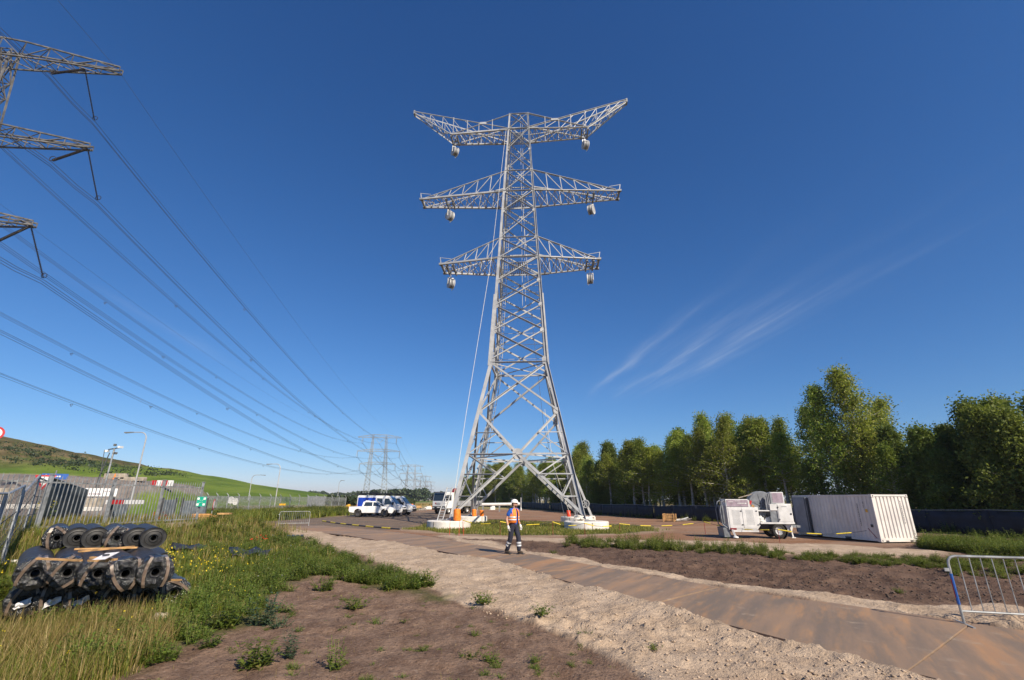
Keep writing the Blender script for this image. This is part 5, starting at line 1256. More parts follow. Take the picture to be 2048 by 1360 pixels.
# ------------------------------------------------------------------ stacked black rolls
RU = Vector((-.67, .742, 0)).normalized(); RV = Vector((RU.y, -RU.x, 0))
def roll(c, r, L, label, wrap, seed, tilt=0., lab=0):
    rr = random.Random(seed)
    t = thing('membrane_roll', label, 'roll', c, math.atan2(RU.y, RU.x) - math.pi / 2 + rr.uniform(-.03, .03), 'stacked black rolls'); t.rotation_euler.x = tilt
    m = MB(); n = 30; prof = []
    K = 10; vs = []; fs = []
    for i in range(K + 1):
        y = L * i / K
        for k in range(n):
            a = math.tau * k / n; ra = r * (1 + .018 * math.sin(3 * a + seed) + .012 * math.sin(7 * i + 2 * a + seed)) * (1 - .03 * (i in (0, K)))
            vs.append((ra * 1.04 * math.cos(a), y, ra * .95 * math.sin(a)))
    fs = [(i * n + k, i * n + (k + 1) % n, (i + 1) * n + (k + 1) % n, (i + 1) * n + k) for i in range(K) for k in range(n)]
    m.add(vs, fs); m.build('film_body', 'roll_film', t, True)
    # front end: layers, core tube
    m = MB(); m.lathe((0, 0, 0), (0, -1, 0), [(r * .30, -.20), (r * .30, .005), (r * .34, .012), (r * .36, -.01), (r * .62, -.02), (r * .66, .0), (r * .82, -.012), (r * .97, -.004), (r * .985, -.05)], 30)
    m.v = [(x * 1.03, y, z * .95) for x, y, z in m.v]
    e = m.build('roll_end', 'roll_wrap' if wrap else 'roll_core', t, not wrap)
    MB().lathe((0, .08, 0), (0, -1, 0), [(r * .23, -.3), (r * .23, .06), (r * .30, .06), (r * .30, -.3)], 24).build('core_tube', 'roll_core', t, True)
    MB().lathe((0, L - .02, 0), (0, 1, 0), [(r * .2, -.1), (r * .3, .01), (r * .97, .0)], 24).build('rear_end', 'roll_core', t)
    if wrap:       # wrinkled plastic collar and brown tape
        m = MB(); n = 36; vs = []
        for j, (ry, yy) in enumerate(((1.015, .55), (1.035, .25), (1.04, .08), (1.0, -.015), (.70, -.045), (.42, -.035))):
            for k in range(n):
                a = math.tau * k / n; w = 1 + .03 * math.sin(9 * a + seed + j) + .02 * rr.uniform(-1, 1)
                vs.append((r * 1.04 * ry * w * math.cos(a), yy + .02 * rr.uniform(-1, 1), r * .96 * ry * w * math.sin(a)))
        m.add(vs, [(j * n + k, j * n + (k + 1) % n, (j + 1) * n + (k + 1) % n, (j + 1) * n + k) for j in range(5) for k in range(n)]); m.build('plastic_wrap', 'roll_wrap', t, True)
        base_a = rr.uniform(.9, 2.3); sk_ = rr.uniform(-.7, .7)
        for q in range(2):
            a0 = base_a + (q - .5) * sk_; off = (.46 if q else -.46) * r
            dx, dz = math.cos(a0), math.sin(a0); px, pz_ = -dz * off, dx * off; hl = math.sqrt(max(.02, (r * 1.0) ** 2 - off ** 2))
            pts = [(px + dx * hl * 1.07, .30, pz_ + dz * hl * 1.07), (px + dx * hl * 1.07, .05, pz_ + dz * hl * 1.07)]
            for k in range(11):
                w_ = 1 - 2 * k / 10; bow = 1 + .38 * (1 - w_ * w_) * (1 if off else 0); pts.append((px * bow + dx * hl * w_ * 1.04, -.035 - .035 * (1 - w_ ** 4) + .006 * rr.uniform(-1, 1), pz_ * bow + dz * hl * w_ * 1.04))
            pts += [(px - dx * hl * 1.07, .05, pz_ - dz * hl * 1.07), (px - dx * hl * 1.07, .30, pz_ - dz * hl * 1.07)]
            wv = Vector((-dz, 0, dx)) * .024; P_ = [Vector(p) for p in pts]; nP_ = len(P_)
            MB().add([p - wv for p in P_] + [p + wv for p in P_], [(i, i + 1, i + nP_ + 1, i + nP_) for i in range(nP_ - 1)]).build('tape_strip', 'tape_brown', t)
        if lab:
            m = MB(); lv = []
            for i in range(5):
                for j in range(4): lv.append(((-.12 + .05 * i) + .025 * rr.uniform(-1, 1), -.07 - .07 * rr.random(), -.09 + .035 * j - r * .1 + .02 * rr.uniform(-1, 1) + .02 * i))
            m.add(lv, [(i * 4 + j, i * 4 + j + 1, i * 4 + j + 5, i * 4 + j + 4) for i in range(4) for j in range(3)]); lb_ = m.build('paper_label', 'label_white', t)
    return t
c0 = G(70, 1148, .75); c1 = G(312, 1145, .75); dl_ = (c1 - c0); rowdir = RV
mid0 = Vector((-8.20, 9.28, 0))
o5 = ['leftmost', 'second from left', 'middle', 'fourth from left', 'rightmost']
for k in range(5):
    p = G([70, 135, 197, 252, 312][k], [1148, 1146, 1148, 1148, 1145][k], .76); p = p + RU * .05
    roll(p, .265, 3.2, '%s of the five black rolls in the middle layer of the stack' % o5[k].capitalize(), True, 20 + k, 0, 0)
o6 = ['leftmost', 'second from left', 'third from left', 'third from right', 'second from right', 'rightmost']
for k in range(6):
    p = G([114, 154, 191, 234, 273, 307][k], 1076, 1.19)
    roll(p, .235, 2.35, '%s of the six black rolls lying on top of the stack' % o6[k].capitalize(), k in (0, 3), 40 + k)
for k in range(6):
    p = G([49, 108, 166, 230, 290, 348][k], [1203, 1199, 1196, 1194, 1191, 1186][k], .27)
    roll(p, .265, 3.4, '%s of the six black rolls at the bottom of the stack' % o6[k].capitalize(), True, 60 + k, 0, 1 if k in (0, 1, 2) else 0)
p = G(330, 1118, .5); roll(Vector((p.x, p.y, .45)), .22, 2.6, 'Half hidden black roll at the right flank of the stack, behind the others', False, 71)
slats = [((88, 1086), (253, 1090), .98, 'upper left timber slat lying across the rolls'), ((150, 1098), (275, 1095), 1.03, 'upper right timber slat lying across the rolls'), ((158, 1103), (268, 1093), 1.06, 'crossed thin timber slat on the middle rolls'), ((75, 1117), (162, 1121), 1.04, 'front left timber slat on the middle rolls'), ((182, 1115), (232, 1119), 1.06, 'short dark timber slat in the centre of the middle rolls'), ((178, 1121), (215, 1122), 1.03, 'short pale timber slat under the white paper label'), ((338, 1160), (362, 1160), .56, 'timber offcut on the rightmost bottom roll')]
for (a, b, z, lb) in slats:
    p, q = G(a[0], a[1], z), G(b[0], b[1], z); tag(MB().bar(p, q, .055, .028).build('wooden_batten', 'timber'), lb, 'batten', 'battens on the rolls')
p = G(209, 1121, 1.05); lab = MB().add([(p.x - .13, p.y - .1, p.z + .02), (p.x + .1, p.y - .12, p.z + .03), (p.x + .14, p.y + .1, p.z + .12), (p.x - .1, p.y + .12, p.z + .10)], [(0, 1, 2, 3)])
lo = lab.build('paper_sheet', 'label_white'); tag(lo, 'white paper label lying loose on the middle rolls', 'paper'); MB().box((p.x + .01, p.y - .01, p.z + .085), (.09, .03, .012), .4, rx=.4).build('print', 'ink', lo)
p = G(228, 1163, .5); tag(MB().tube([G(226, 1146, .72), G(230, 1164, .52)], .016, 6).build('green_strap', 'sign_green'), 'short teal strap hanging between two middle rolls', 'strap')
# loose black sheet lying in the grass
def sheet(pts, zc, label, seed):
    rr = random.Random(seed); n = 14; vs = []
    P = [G(x, y, 0) for x, y in pts]
    for i in range(n + 1):
        for j in range(7):
            a = P[0].lerp(P[1], i / n).lerp(P[3].lerp(P[2], i / n), j / 6); vs.append((a.x, a.y, Hz(a.x, a.y) + zc + .06 * math.sin(i * .9 + j) * math.sin(j * 1.1 + seed) + rr.uniform(-.04, .04)))
    o = MB().add(vs, [(i * 7 + j, i * 7 + j + 1, i * 7 + j + 8, i * 7 + j + 7) for i in range(n) for j in range(6)]).build('plastic_sheet', 'roll_film', None, True); o.modifiers.new('s', 'SOLIDIFY').thickness = .01; return tag(o, label, 'plastic sheet', 'loose black sheets')
sheet([(335, 1115), (400, 1112), (412, 1104), (340, 1106)], .22, 'crumpled black sheet lying in the grass right of the rolls', 3)
sheet([(462, 1124), (530, 1120), (540, 1110), (455, 1109)], .20, 'flatter black sheet lying farther right in the green weeds', 8)
p = G(590, 1077); pal = thing('black_pallet', 'small striped black pallet on the sand beside the road', 'pallet', (p.x, p.y, Hz(p.x, p.y) + .05), .4)
for k in range(4): MB().box((-.33 + .22 * k, 0, .13), (.14, .8, .04)).build('slat', 'car_black', pal)
for k in range(3): MB().box((0, -.35 + .35 * k, .05), (.85, .1, .1)).build('bearer', 'car_black', pal)
p = G(318, 1250); st = MB().lathe((0, 0, 0), (0, 0, 1), [(0, 0), (.13, .0), (.16, .05), (.10, .12), (0, .13)], 9); st.v = [(x * (1 + .25 * math.sin(9 * y)), y * .7, z) for x, y, z in st.v]
so = st.build('stone', 'concrete_tan'); so.location = (p.x, p.y, Hz(p.x, p.y)); tag(so, 'pale broken stone at the edge of the dry grass', 'stone')

# ------------------------------------------------------------------ the worker
def skinned(name, V, E, R, mat, parent, sub=2):
    me = bpy.data.meshes.new(name); me.from_pydata(V, E, []); o = bpy.data.objects.new(name, me); C.objects.link(o)
    sm = o.modifiers.new('skin', 'SKIN'); sm.use_smooth_shade = True
    for i, r in enumerate(R):
        sv = me.skin_vertices[0].data[i]; sv.radius = (r, r) if not hasattr(r, '__len__') else r; sv.use_root = (i == 0)
    ss = o.modifiers.new('sub', 'SUBSURF'); ss.levels = sub; ss.render_levels = sub
    dg = bpy.context.evaluated_depsgraph_get(); nm_ = bpy.data.meshes.new_from_object(o.evaluated_get(dg)); nm_.name = name
    bpy.data.objects.remove(o, do_unlink=True); nm_.materials.clear(); nm_.materials.append(M[mat])
    nm_.polygons.foreach_set('use_smooth', [True] * len(nm_.polygons)); r = bpy.data.objects.new(name, nm_); C.objects.link(r); r.parent = parent; return r
wk_p = G(1027, 1110.5); SC = 1.07
wk = thing('person', 'worker in white helmet, orange vest and blue shirt walking beside the road', 'person', (wk_p.x, wk_p.y, .06), math.radians(48)); wk.scale = (SC, SC, SC)
# local frame: faces -Y, +X is the person's left
hip, chest, neck = (0, 0, .96), (0, -.02, 1.30), (0, -.02, 1.50)
J = dict(hip=hip, waist=(0, -.01, 1.10), chest=chest, neck=neck, head=(.01, -.05, 1.66),
         lsh=(.19, -.02, 1.44), lel=(.27, .04, 1.16), lwr=(.25, -.10, .94), rsh=(-.19, -.02, 1.44), rel=(-.27, .10, 1.17), rwr=(-.27, .02, .92),
         lth=(.10, -.01, .90), lkn=(.12, -.14, .50), lan=(.12, -.16, .10), rth=(-.10, .0, .90), rkn=(-.12, .04, .50), ran=(-.13, .22, .11))
ks = list(J); ix = {k: i for i, k in enumerate(ks)}
Ed = [('hip', 'waist'), ('waist', 'chest'), ('chest', 'neck'), ('neck', 'head'), ('chest', 'lsh'), ('lsh', 'lel'), ('lel', 'lwr'), ('chest', 'rsh'), ('rsh', 'rel'), ('rel', 'rwr'), ('hip', 'lth'), ('lth', 'lkn'), ('lkn', 'lan'), ('hip', 'rth'), ('rth', 'rkn'), ('rkn', 'ran')]
Rr = dict(hip=(.12, .09), waist=(.12, .085), chest=(.13, .09), neck=.058, head=.075, lsh=.065, lel=.046, lwr=.034, rsh=.065, rel=.046, rwr=.034, lth=.092, lkn=.062, lan=.045, rth=.092, rkn=.062, ran=.045)
skinned('body', [J[k] for k in ks], [(ix[a], ix[b]) for a, b in Ed], [Rr[k] for k in ks], 'skin', wk)
def sub_sk(name, keys, edges, rad, mat, extra=None, sub=2):
    V = [extra[k] if extra and k in extra else J[k] for k in keys]; i2 = {k: i for i, k in enumerate(keys)}
    return skinned(name, V, [(i2[a], i2[b]) for a, b in edges], [rad[k] for k in keys], mat, wk, sub)
sub_sk('trousers', ['hip', 'wst', 'lth', 'lkn', 'lan2', 'rth', 'rkn', 'ran2'], [('hip', 'wst'), ('hip', 'lth'), ('lth', 'lkn'), ('lkn', 'lan2'), ('hip', 'rth'), ('rth', 'rkn'), ('rkn', 'ran2')],
       dict(hip=(.175, .135), wst=(.17, .13), lth=.118, lkn=.090, lan2=.080, rth=.118, rkn=.090, ran2=.080), 'trousers', dict(wst=(0, -.01, 1.12), lan2=(.12, -.155, .06), ran2=(-.13, .205, .08)))
def mid3(a, b, t): return tuple(Vector(a).lerp(Vector(b), t))
sub_sk('shirt', ['hp', 'waist', 'chest', 'nk', 'lsh', 'ls2', 'rsh', 'rs2'], [('hp', 'waist'), ('waist', 'chest'), ('chest', 'nk'), ('chest', 'lsh'), ('lsh', 'ls2'), ('chest', 'rsh'), ('rsh', 'rs2')],
       dict(hp=(.205, .165), waist=(.178, .14), chest=(.188, .135), nk=.075, lsh=.088, ls2=.078, rsh=.088, rs2=.078), 'shirt', dict(hp=(0, -.005, .90), nk=(0, -.02, 1.47), ls2=mid3(J['lsh'], J['lel'], .75), rs2=mid3(J['rsh'], J['rel'], .75)))
# vest: open-fronted shell round the torso
def torso_shell(name, rings, mat, a0, a1, th=.012, n=26):
    vs = []; fs = []
    for (z, rx_, ry_, cy) in rings:
        for k in range(n + 1):
            a = a0 + (a1 - a0) * k / n; vs.append((rx_ * math.cos(a), cy + ry_ * math.sin(a), z))
    K = len(rings); fs = [(j * (n + 1) + k, j * (n + 1) + k + 1, (j + 1) * (n + 1) + k + 1, (j + 1) * (n + 1) + k) for j in range(K - 1) for k in range(n)]
    o = MB().add(vs, fs).build(name, mat, wk, True); s_ = o.modifiers.new('s', 'SOLIDIFY'); s_.thickness = th; return o
fr = -math.pi / 2
vest_rings = [(1.02, .225, .185, -.01), (1.16, .222, .182, -.012), (1.28, .226, .182, -.016), (1.37, .222, .172, -.018), (1.45, .195, .150, -.02), (1.515, .12, .10, -.02)]
torso_shell('vest', vest_rings, 'vest', fr + .22, fr + math.tau - .22)
for z in (1.13, 1.215): torso_shell('reflective_band', [(z - .022, .231, .191, -.011), (z + .022, .231, .190, -.012)], 'reflective', fr + .25, fr + math.tau - .25, .004)
for a, b, rr_ in (('lkn', 'lan', .098), ('rkn', 'ran', .098)):
    for t in (.36, .58):
        p = Vector(J[a]).lerp(Vector(J[b]), t); d = (Vector(J[b]) - Vector(J[a])).normalized(); MB().lathe(p, d, [(.083, -.028), (.088, -.026), (.088, .026), (.083, .028)], 18).build('reflective_band', 'reflective', wk, True)
def hand(side, wr, el):
    d = (Vector(wr) - Vector(el)).normalized(); d = (d + Vector((0, -.15, -.8))).normalized(); s = Vector((1 if side == 'l' else -1, 0, 0)); f = Vector((0, -1, 0)); w = Vector(wr)
    V = [w - d * .03, w + d * .05, w + d * .10]; E_ = [(0, 1), (1, 2)]; Rd = [.038, (.046, .030), (.044, .027)]
    for k, (off, ln) in enumerate(((-.032, .075), (-.011, .085), (.011, .080), (.030, .062))):
        b = w + d * .11 + f * (-off); V += [b, b + d * ln * .55 - s * .012, b + d * ln * .9 - s * .035]; n0 = len(V) - 3; E_ += [(2, n0), (n0, n0 + 1), (n0 + 1, n0 + 2)]; Rd += [.0125, .0115, .0095]
    tb = w + d * .045 + f * .035; V += [tb, tb + d * .045 + f * .022, tb + d * .08 + f * .018 - s * .01]; n0 = len(V) - 3; E_ += [(1, n0), (n0, n0 + 1), (n0 + 1, n0 + 2)]; Rd += [.016, .0135, .011]
    skinned('glove', [tuple(v) for v in V], E_, Rd, 'glove', wk, 2)
hand('l', J['lwr'], J['lel']); hand('r', J['rwr'], J['rel'])
for an, yaw in (('lan', 0.1), ('ran', -.1)):
    x, y, z = J[an]; zf = -.02 if an == 'ran' else 0
    skinned('boot', [(x, y + .02, z + .06), (x, y + .03, .055), (x, y - .10, .05), (x + .01, y - .19, .042)], [(0, 1), (1, 2), (2, 3)], [.062, (.062, .058), (.056, .050), (.050, .036)], 'boot', wk, 2)
    MB().box((x, y - .07, .010), (.10, .30, .022), yaw * .2).build('boot_sole', 'ink', wk, False, .008)
# head: turned to the person's left / picture right
hd = bpy.data.objects.new('head', None); C.objects.link(hd)
bpy.data.objects.remove(hd, do_unlink=True)
HC = Vector((.01, -.045, 1.665)); HY = math.radians(28)
def hp_(x, y, z): c_, s_ = math.cos(HY), math.sin(HY); return (HC.x + x * c_ - y * s_, HC.y + x * s_ + y * c_, HC.z + z)
def blob(name, c, rad, mat, n=18, fn=None, parent=wk):
    vs = []; fs = []; m_ = 12
    for i in range(m_ + 1):
        th = math.pi * i / m_
        for k in range(n):
            a = math.tau * k / n; x, y, z = rad[0] * math.sin(th) * math.cos(a), rad[1] * math.sin(th) * math.sin(a), rad[2] * math.cos(th)
            if fn: x, y, z = fn(x, y, z)
            vs.append(hp_(c[0] + x, c[1] + y, c[2] + z))
    fs = [(i * n + k, i * n + (k + 1) % n, (i + 1) * n + (k + 1) % n, (i + 1) * n + k) for i in range(m_) for k in range(n)]
    return MB().add(vs, fs).build(name, mat, parent, True)
face = blob('face', (0, -.005, 0), (.078, .098, .125), 'skin', fn=lambda x, y, z: (x * (1 - .25 * max(0, -z) / .125), y - .008 * (z < -.05), z))
blob('nose', (0, -.105, -.012), (.014, .018, .026), 'skin', parent=face); blob('mouth', (0, -.094, -.062), (.024, .008, .007), 'dark_red', parent=face)
for s_ in (-1, 1): blob('ear', (s_ * .080, .01, -.01), (.010, .020, .032), 'skin', parent=face)
blob('beard', (0, -.035, -.075), (.066, .070, .055), 'hair'); blob('hair', (0, .035, .0), (.082, .078, .085), 'hair')
for s_ in (-1, 1): blob('sunglass_lens', (s_ * .034, -.092, .012), (.030, .014, .020), 'car_glass')
MB().tube([hp_(-.082, .0, .018), hp_(-.06, -.088, .02), hp_(.06, -.088, .02), hp_(.082, .0, .018)], .006, 5).build('sunglass_frame', 'red_paint', wk)
hl = MB(); n = 26; vs = []
for i in range(9):
    th = (math.pi / 2) * i / 8
    for k in range(n): a = math.tau * k / n; vs.append(hp_(.112 * math.sin(th) * math.cos(a), .005 + .135 * math.sin(th) * math.sin(a), .055 + .115 * math.cos(th)))
hl.add(vs, [(i * n + k, i * n + (k + 1) % n, (i + 1) * n + (k + 1) % n, (i + 1) * n + k) for i in range(8) for k in range(n)])
helm = hl.build('helmet', 'helmet', wk, True)
vs = []; 
for k in range(n):
    a = math.tau * k / n; br_ = 1.08 + (.38 * max(0, -math.sin(a)) ** 2)
    vs += [hp_(.108 * math.cos(a), .005 + .130 * math.sin(a), .060), hp_(.112 * math.cos(a) * min(br_, 1.15), .005 + .135 * math.sin(a) * br_, .050)]
bo = MB().add(vs, [(2 * k, 2 * k + 1, (2 * k + 3) % (2 * n), (2 * k + 2) % (2 * n)) for k in range(n)]).build('brim', 'helmet', helm, True); bo.modifiers.new('s', 'SOLIDIFY').thickness = .006

# ------------------------------------------------------------------ trees
def leaf_cloud(P, size, rg, droop=.5, asp=.62):
    n = len(P); d = rg.normal(size=(n, 3)); d[:, 2] -= droop; d /= np.linalg.norm(d, axis=1, keepdims=True)
    q = rg.normal(size=(n, 3)); s = np.cross(d, q); s /= np.linalg.norm(s, axis=1, keepdims=True) + 1e-9
    L = (size * rg.uniform(.6, 1.35, n))[:, None]; a = P - d * L * .5; b = P + d * L * .5; c1 = P + s * L * asp * .5; c2 = P - s * L * asp * .5
    V = np.stack([a, c1, b, c2], 1).reshape(-1, 3); F_ = np.arange(4 * n).reshape(n, 4); return V, F_
def make_tree(seed, h, cw, start, nb, leaf, mat, bark, up=.9, lean=0., top_pow=.8, dens=26):
    rg = np.random.default_rng(seed); rr = random.Random(seed)
    tr = bpy.data.objects.new('tree_stock', None)
    tp_ = [Vector((lean * t * h + .18 * math.sin(2.2 * t * 3 + seed) * t, .15 * math.sin(3.1 * t + seed * 2) * t * 2, h * t * .97)) for t in [k / 9 for k in range(10)]]
    m = MB(); r0 = .012 * h + .03; m.tube(tp_, [r0 * (1 - .93 * k / 9) for k in range(10)], 8)
    pts = []
    for b in range(nb):
        t = start + (1 - start) * (b + rr.random()) / nb; f = t * 9; i = min(int(f), 8); o = tp_[i].lerp(tp_[i + 1], f - i)
        tt = (t - start) / (1 - start); ln = cw * min(1, .45 + tt / .32) * (1 - tt) ** top_pow * rr.uniform(.45, 1.3) + .18
        az = b * 2.39996 + rr.uniform(-.5, .5); el = up * (.3 + .95 * tt) + rr.uniform(-.2, .2)
        d = Vector((math.cos(az) * math.cos(el), math.sin(az) * math.cos(el), math.sin(el))); br_ = [o]
        for k in range(1, 5):
            q = o + d * ln * (k / 4) - Vector((0, 0, .13 * ln * (k / 4) ** 2)); br_.append(q + Vector((rr.uniform(-.1, .1), rr.uniform(-.1, .1), rr.uniform(-.06, .06))))
        m.tube(br_, [r0 * .28 * (1 - .7 * tt) * (1 - .8 * k / 4) + .006 for k in range(5)], 4)
        for k in range(2, 5):
            cn = br_[k]; nn = int(dens * rr.uniform(.5, 1.5)); sp = .085 * cw + .10
            blob_ = rg.normal(size=(nn, 3)) * np.array([sp, sp, sp * .8]); pts.append(np.array(cn) + blob_)
            for tw_ in range(2):      # drooping twigs
                e = Vector((rr.uniform(-1, 1), rr.uniform(-1, 1), -.4)).normalized(); n2 = int(dens * .4); tt_ = rg.random(n2)[:, None] * (.35 + .22 * cw); pts.append(np.array(cn) + np.array(e) * tt_ + np.array([0, 0, -.45]) * tt_ ** 2 + rg.normal(size=(n2, 3)) * .06)
    Pn = np.concatenate(pts); Pn = Pn[Pn[:, 2] > .25]
    V, F_ = leaf_cloud(Pn, leaf, rg)
    trunk = m.build('trunk', bark, None, True); crown = np_mesh('crown', V, F_, mat)
    tm_, cm_ = trunk.data, crown.data
    bpy.data.objects.remove(trunk, do_unlink=True); bpy.data.objects.remove(crown, do_unlink=True); bpy.data.objects.remove(tr, do_unlink=True)
    return tm_, cm_, h
birch = [make_tree(100 + i, 12, [2.5, 2.1, 2.8, 2.2, 2.8][i], [.34, .44, .28, .48, .20][i], 74, .165, 'birch_leaf', 'birch_bark', .95, [.0, .02, -.015, .01, -.03][i], [.95, .75, 1.1, .8, .95][i], 25) for i in range(5)]
broad = [make_tree(200 + i, 9, [2.5, 2.8, 2.2][i], .04, 80, .20, 'dark_leaf', 'bark', .8, 0, [.5, .7, .6][i], 38) for i in range(3)]
big = [make_tree(300 + i, 14, [3.2, 2.7][i], .20, 110, .17, 'birch_leaf', 'birch_bark', 1.0, [-.07, -.05][i], [.42, .5][i], 36) for i in range(2)]
def plant_tree(stock, x, y, h, rz, name, label, group, wf=1.0):
    t = thing(name, label, 'tree', (x, y, -.05), rz, group); s = h / stock[2]; w = (.35 + .65 * s) * wf; t.scale = (w, w, s)
    for nm_, me in (('trunk', stock[0]), ('crown', stock[1])):
        o = bpy.data.objects.new(nm_, me); C.objects.link(o); o.parent = t
    return t
sil = [(800, 1003), (880, 996), (905, 972), (950, 945), (1000, 924), (1080, 918), (1160, 893), (1230, 886), (1280, 866), (1310, 890), (1340, 855), (1385, 862), (1430, 826), (1500, 850), (1550, 826), (1600, 858), (1630, 800), (1700, 800), (1800, 840), (1850, 850), (1900, 852), (1960, 815), (2000, 805), (2048, 790), (2300, 770)]
def px_of(x, y): return 1024 + 985 * x / y
def top_z(x, y):
    px = px_of(x, y); return A(px, float(np.interp(px, [s[0] for s in sil], [s[1] for s in sil])), y).z
FR = []
TL = [Vector((-24, 190, 0)), Vector((-12, 160, 0)), Vector((3, 128, 0))] + BF[1:]
k = 0
for row, (off, step) in enumerate(((2.2, 2.2), (4.4, 2.2), (7.2, 2.6), (11.0, 3.4))):
    for p, q in zip(walk(TL, step), walk(TL, step)[1:] + [BF[-1]]):
        d = (q - p).normalized(); n = d.cross(Vector((0, 0, 1))) * -1
        if n.x < 0: n = -n
        c_ = p + n * (off + rng.uniform(-.9, .9)) + d * rng.uniform(-1, 1)
        k += 1
        if c_.y < 8 or (c_.y > 78 and (row > 2 or k % 2)): continue
        px = px_of(c_.x, c_.y)
        if px > 2350: continue
        if 1635 < px < 1745 and row < 2: continue
        hh = top_z(c_.x, c_.y) * (rng.choice((.74, .8, .88, .95, 1.04)) * rng.uniform(.95, 1.04) if row else rng.choice((.7, .8, .9, .98)) * rng.uniform(.93, 1.05)); hh = min(hh, 16.5)
        right = px > 1800
        if (right and rng.random() < .72) or (not right and rng.random() < .13):
            plant_tree(broad[k % 3], c_.x, c_.y, hh * (.62 if row == 0 and not right else 1), rng.uniform(0, 6.28), 'broadleaf_tree', 'dense dark broadleaf tree at the right edge of the wood' if right else 'dark leafy bush-like tree low among the birches behind the black fence', 'dark broadleaf trees at the right' if right else 'dark leafy trees among the birches')
        else:
            far_ = c_.y > 75
            o = plant_tree(birch[k % 5], c_.x, c_.y, hh, rng.uniform(0, 6.28), 'birch_tree', 'slender distant birch at the far end of the wood behind the pylon' if far_ else 'slender birch with pale trunk in the wood behind the black fence', 'distant birches behind the pylon' if far_ else 'birches in the wood behind the black fence', 1.45 if far_ else rng.uniform(1.0, 1.3))
            if row == 0 and not far_: FR.append((px, o))
FR.sort(key=lambda q: -q[0])
for i, (px, o) in enumerate(FR): o['label'] = 'front-row birch behind the black fence, number %d counted from the right' % (i + 1)
p = A(1745, 1000, 41); plant_tree(big[0], p.x + .3, 41, 13.0, .2, 'birch_tree', 'tallest broad birch, its leaning pale trunk rising behind the container', None)
p = A(1702, 1000, 42); plant_tree(big[1], p.x - .6, 42.5, 11.9, 1.0, 'birch_tree', 'second tall birch just left of the tallest one behind the container', None, .95)
p = A(1790, 1000, 43); plant_tree(birch[4], p.x, 43, 11.0, 2.0, 'birch_tree', 'shorter birch against the right side of the tallest birch', None, 1.3)
# distant wood on the horizon
def far_wood(name, segs, label, seed):
    rg = np.random.default_rng(seed); Ps = []
    for (p0, p1, h0, h1, n) in segs:
        t = rg.random(n); x = p0[0] + (p1[0] - p0[0]) * t; y = p0[1] + (p1[1] - p0[1]) * t + rg.uniform(-6, 6, n); hh = (h0 + (h1 - h0) * t) * (.72 + .5 * (vn(x * .09, y * .05 + seed) + .5) + .25 * vn(x * .4, y * .1))
        z = hh * np.sqrt(rg.random(n)); Ps.append(np.stack([x, y, z], -1))
    V, F_ = leaf_cloud(np.concatenate(Ps), 2.0, rg, 0, .9); o = np_mesh(name, V, F_, 'far_leaf'); return tag(o, label, 'wood', kind='stuff')
far_wood('distant_wood', [((-330, 640), (-90, 640), 10, 12, 9000), ((-130, 430), (-72, 430), 9, 11, 3500), ((-60, 420), (-20, 420), 8, 9, 2400), ((-90, 800), (120, 800), 12, 14, 4000)], 'low dark line of distant woods on the horizon', 4)
def crest_z(x): return float(np.interp(x, [-260, -200, -166, -152, -142, -135, -121, -106, -95], [33, 26.5, 20.6, 17.8, 16.0, 13.8, 12.2, 9.9, 7.9]))
rg_ = np.random.default_rng(77); Ps = []
for _ in range(170):
    x_ = rg_.uniform(-185, -100); y_ = rg_.uniform(128, 152); j_ = np.argmin(abs(hys - y_)); i_ = np.argmin(abs(hxs - x_)); s__ = rg_.uniform(.35, 1.1); Ps.append(np.array([x_, y_, HZ[j_, i_] + s__ * .3]) + rg_.normal(size=(45, 3)) * np.array([s__ * 1.3, s__, s__ * .5]))
V, F_ = leaf_cloud(np.concatenate(Ps), .5, rg_, 0, .8); tag(np_mesh('hill_scrub', V, F_, 'far_leaf'), 'low dark scrub growing along the crest of the hill', 'scrub', kind='stuff')
fb = far_wood('far_hedge', [((-44, 118), (-30, 150), 2.6, 2.0, 900)], 'dark shrubs at the far end of the chain fence', 9)
# small things on the embankment
for i, (x, y, d, mt, lb) in enumerate((( -57.6, 71.5, (3.0, .8, .8), 'concrete_tan', 'left pale block on top of the grey embankment'), (-55.0, 71.5, (3.4, .8, .55), 'concrete_tan', 'right pale block on top of the grey embankment'))):
    tag(MB().box((x, y, Ez(x, y) + d[2] / 2), d).build('concrete_block', mt, None, False, .05), lb, 'block')
rwb = thing('road_barrier', 'red and white plastic road barriers in a row on the embankment', 'barrier', (-51.0, 72, Ez(-51, 72)))
for k in range(4): MB().prism([(-1.6 + .8 * k, 0), (-.84 + .8 * k, 0), (-.95 + .8 * k, .9), (-1.5 + .8 * k, .9)], -.2, .2).build('element', 'red_paint' if k % 2 == 0 else 'sign_white', rwb)
p = A(173, 922, 95); tag(MB().lathe((-57.0, 70.5, Ez(-57, 70.5)), (0, 0, 1), [(.22, 0), (.22, .05), (.16, .06), (.04, .8), (0, .8)], 12).build('traffic_cone', 'orange_bag'), 'tiny orange cone on top of the grey embankment', 'cone')
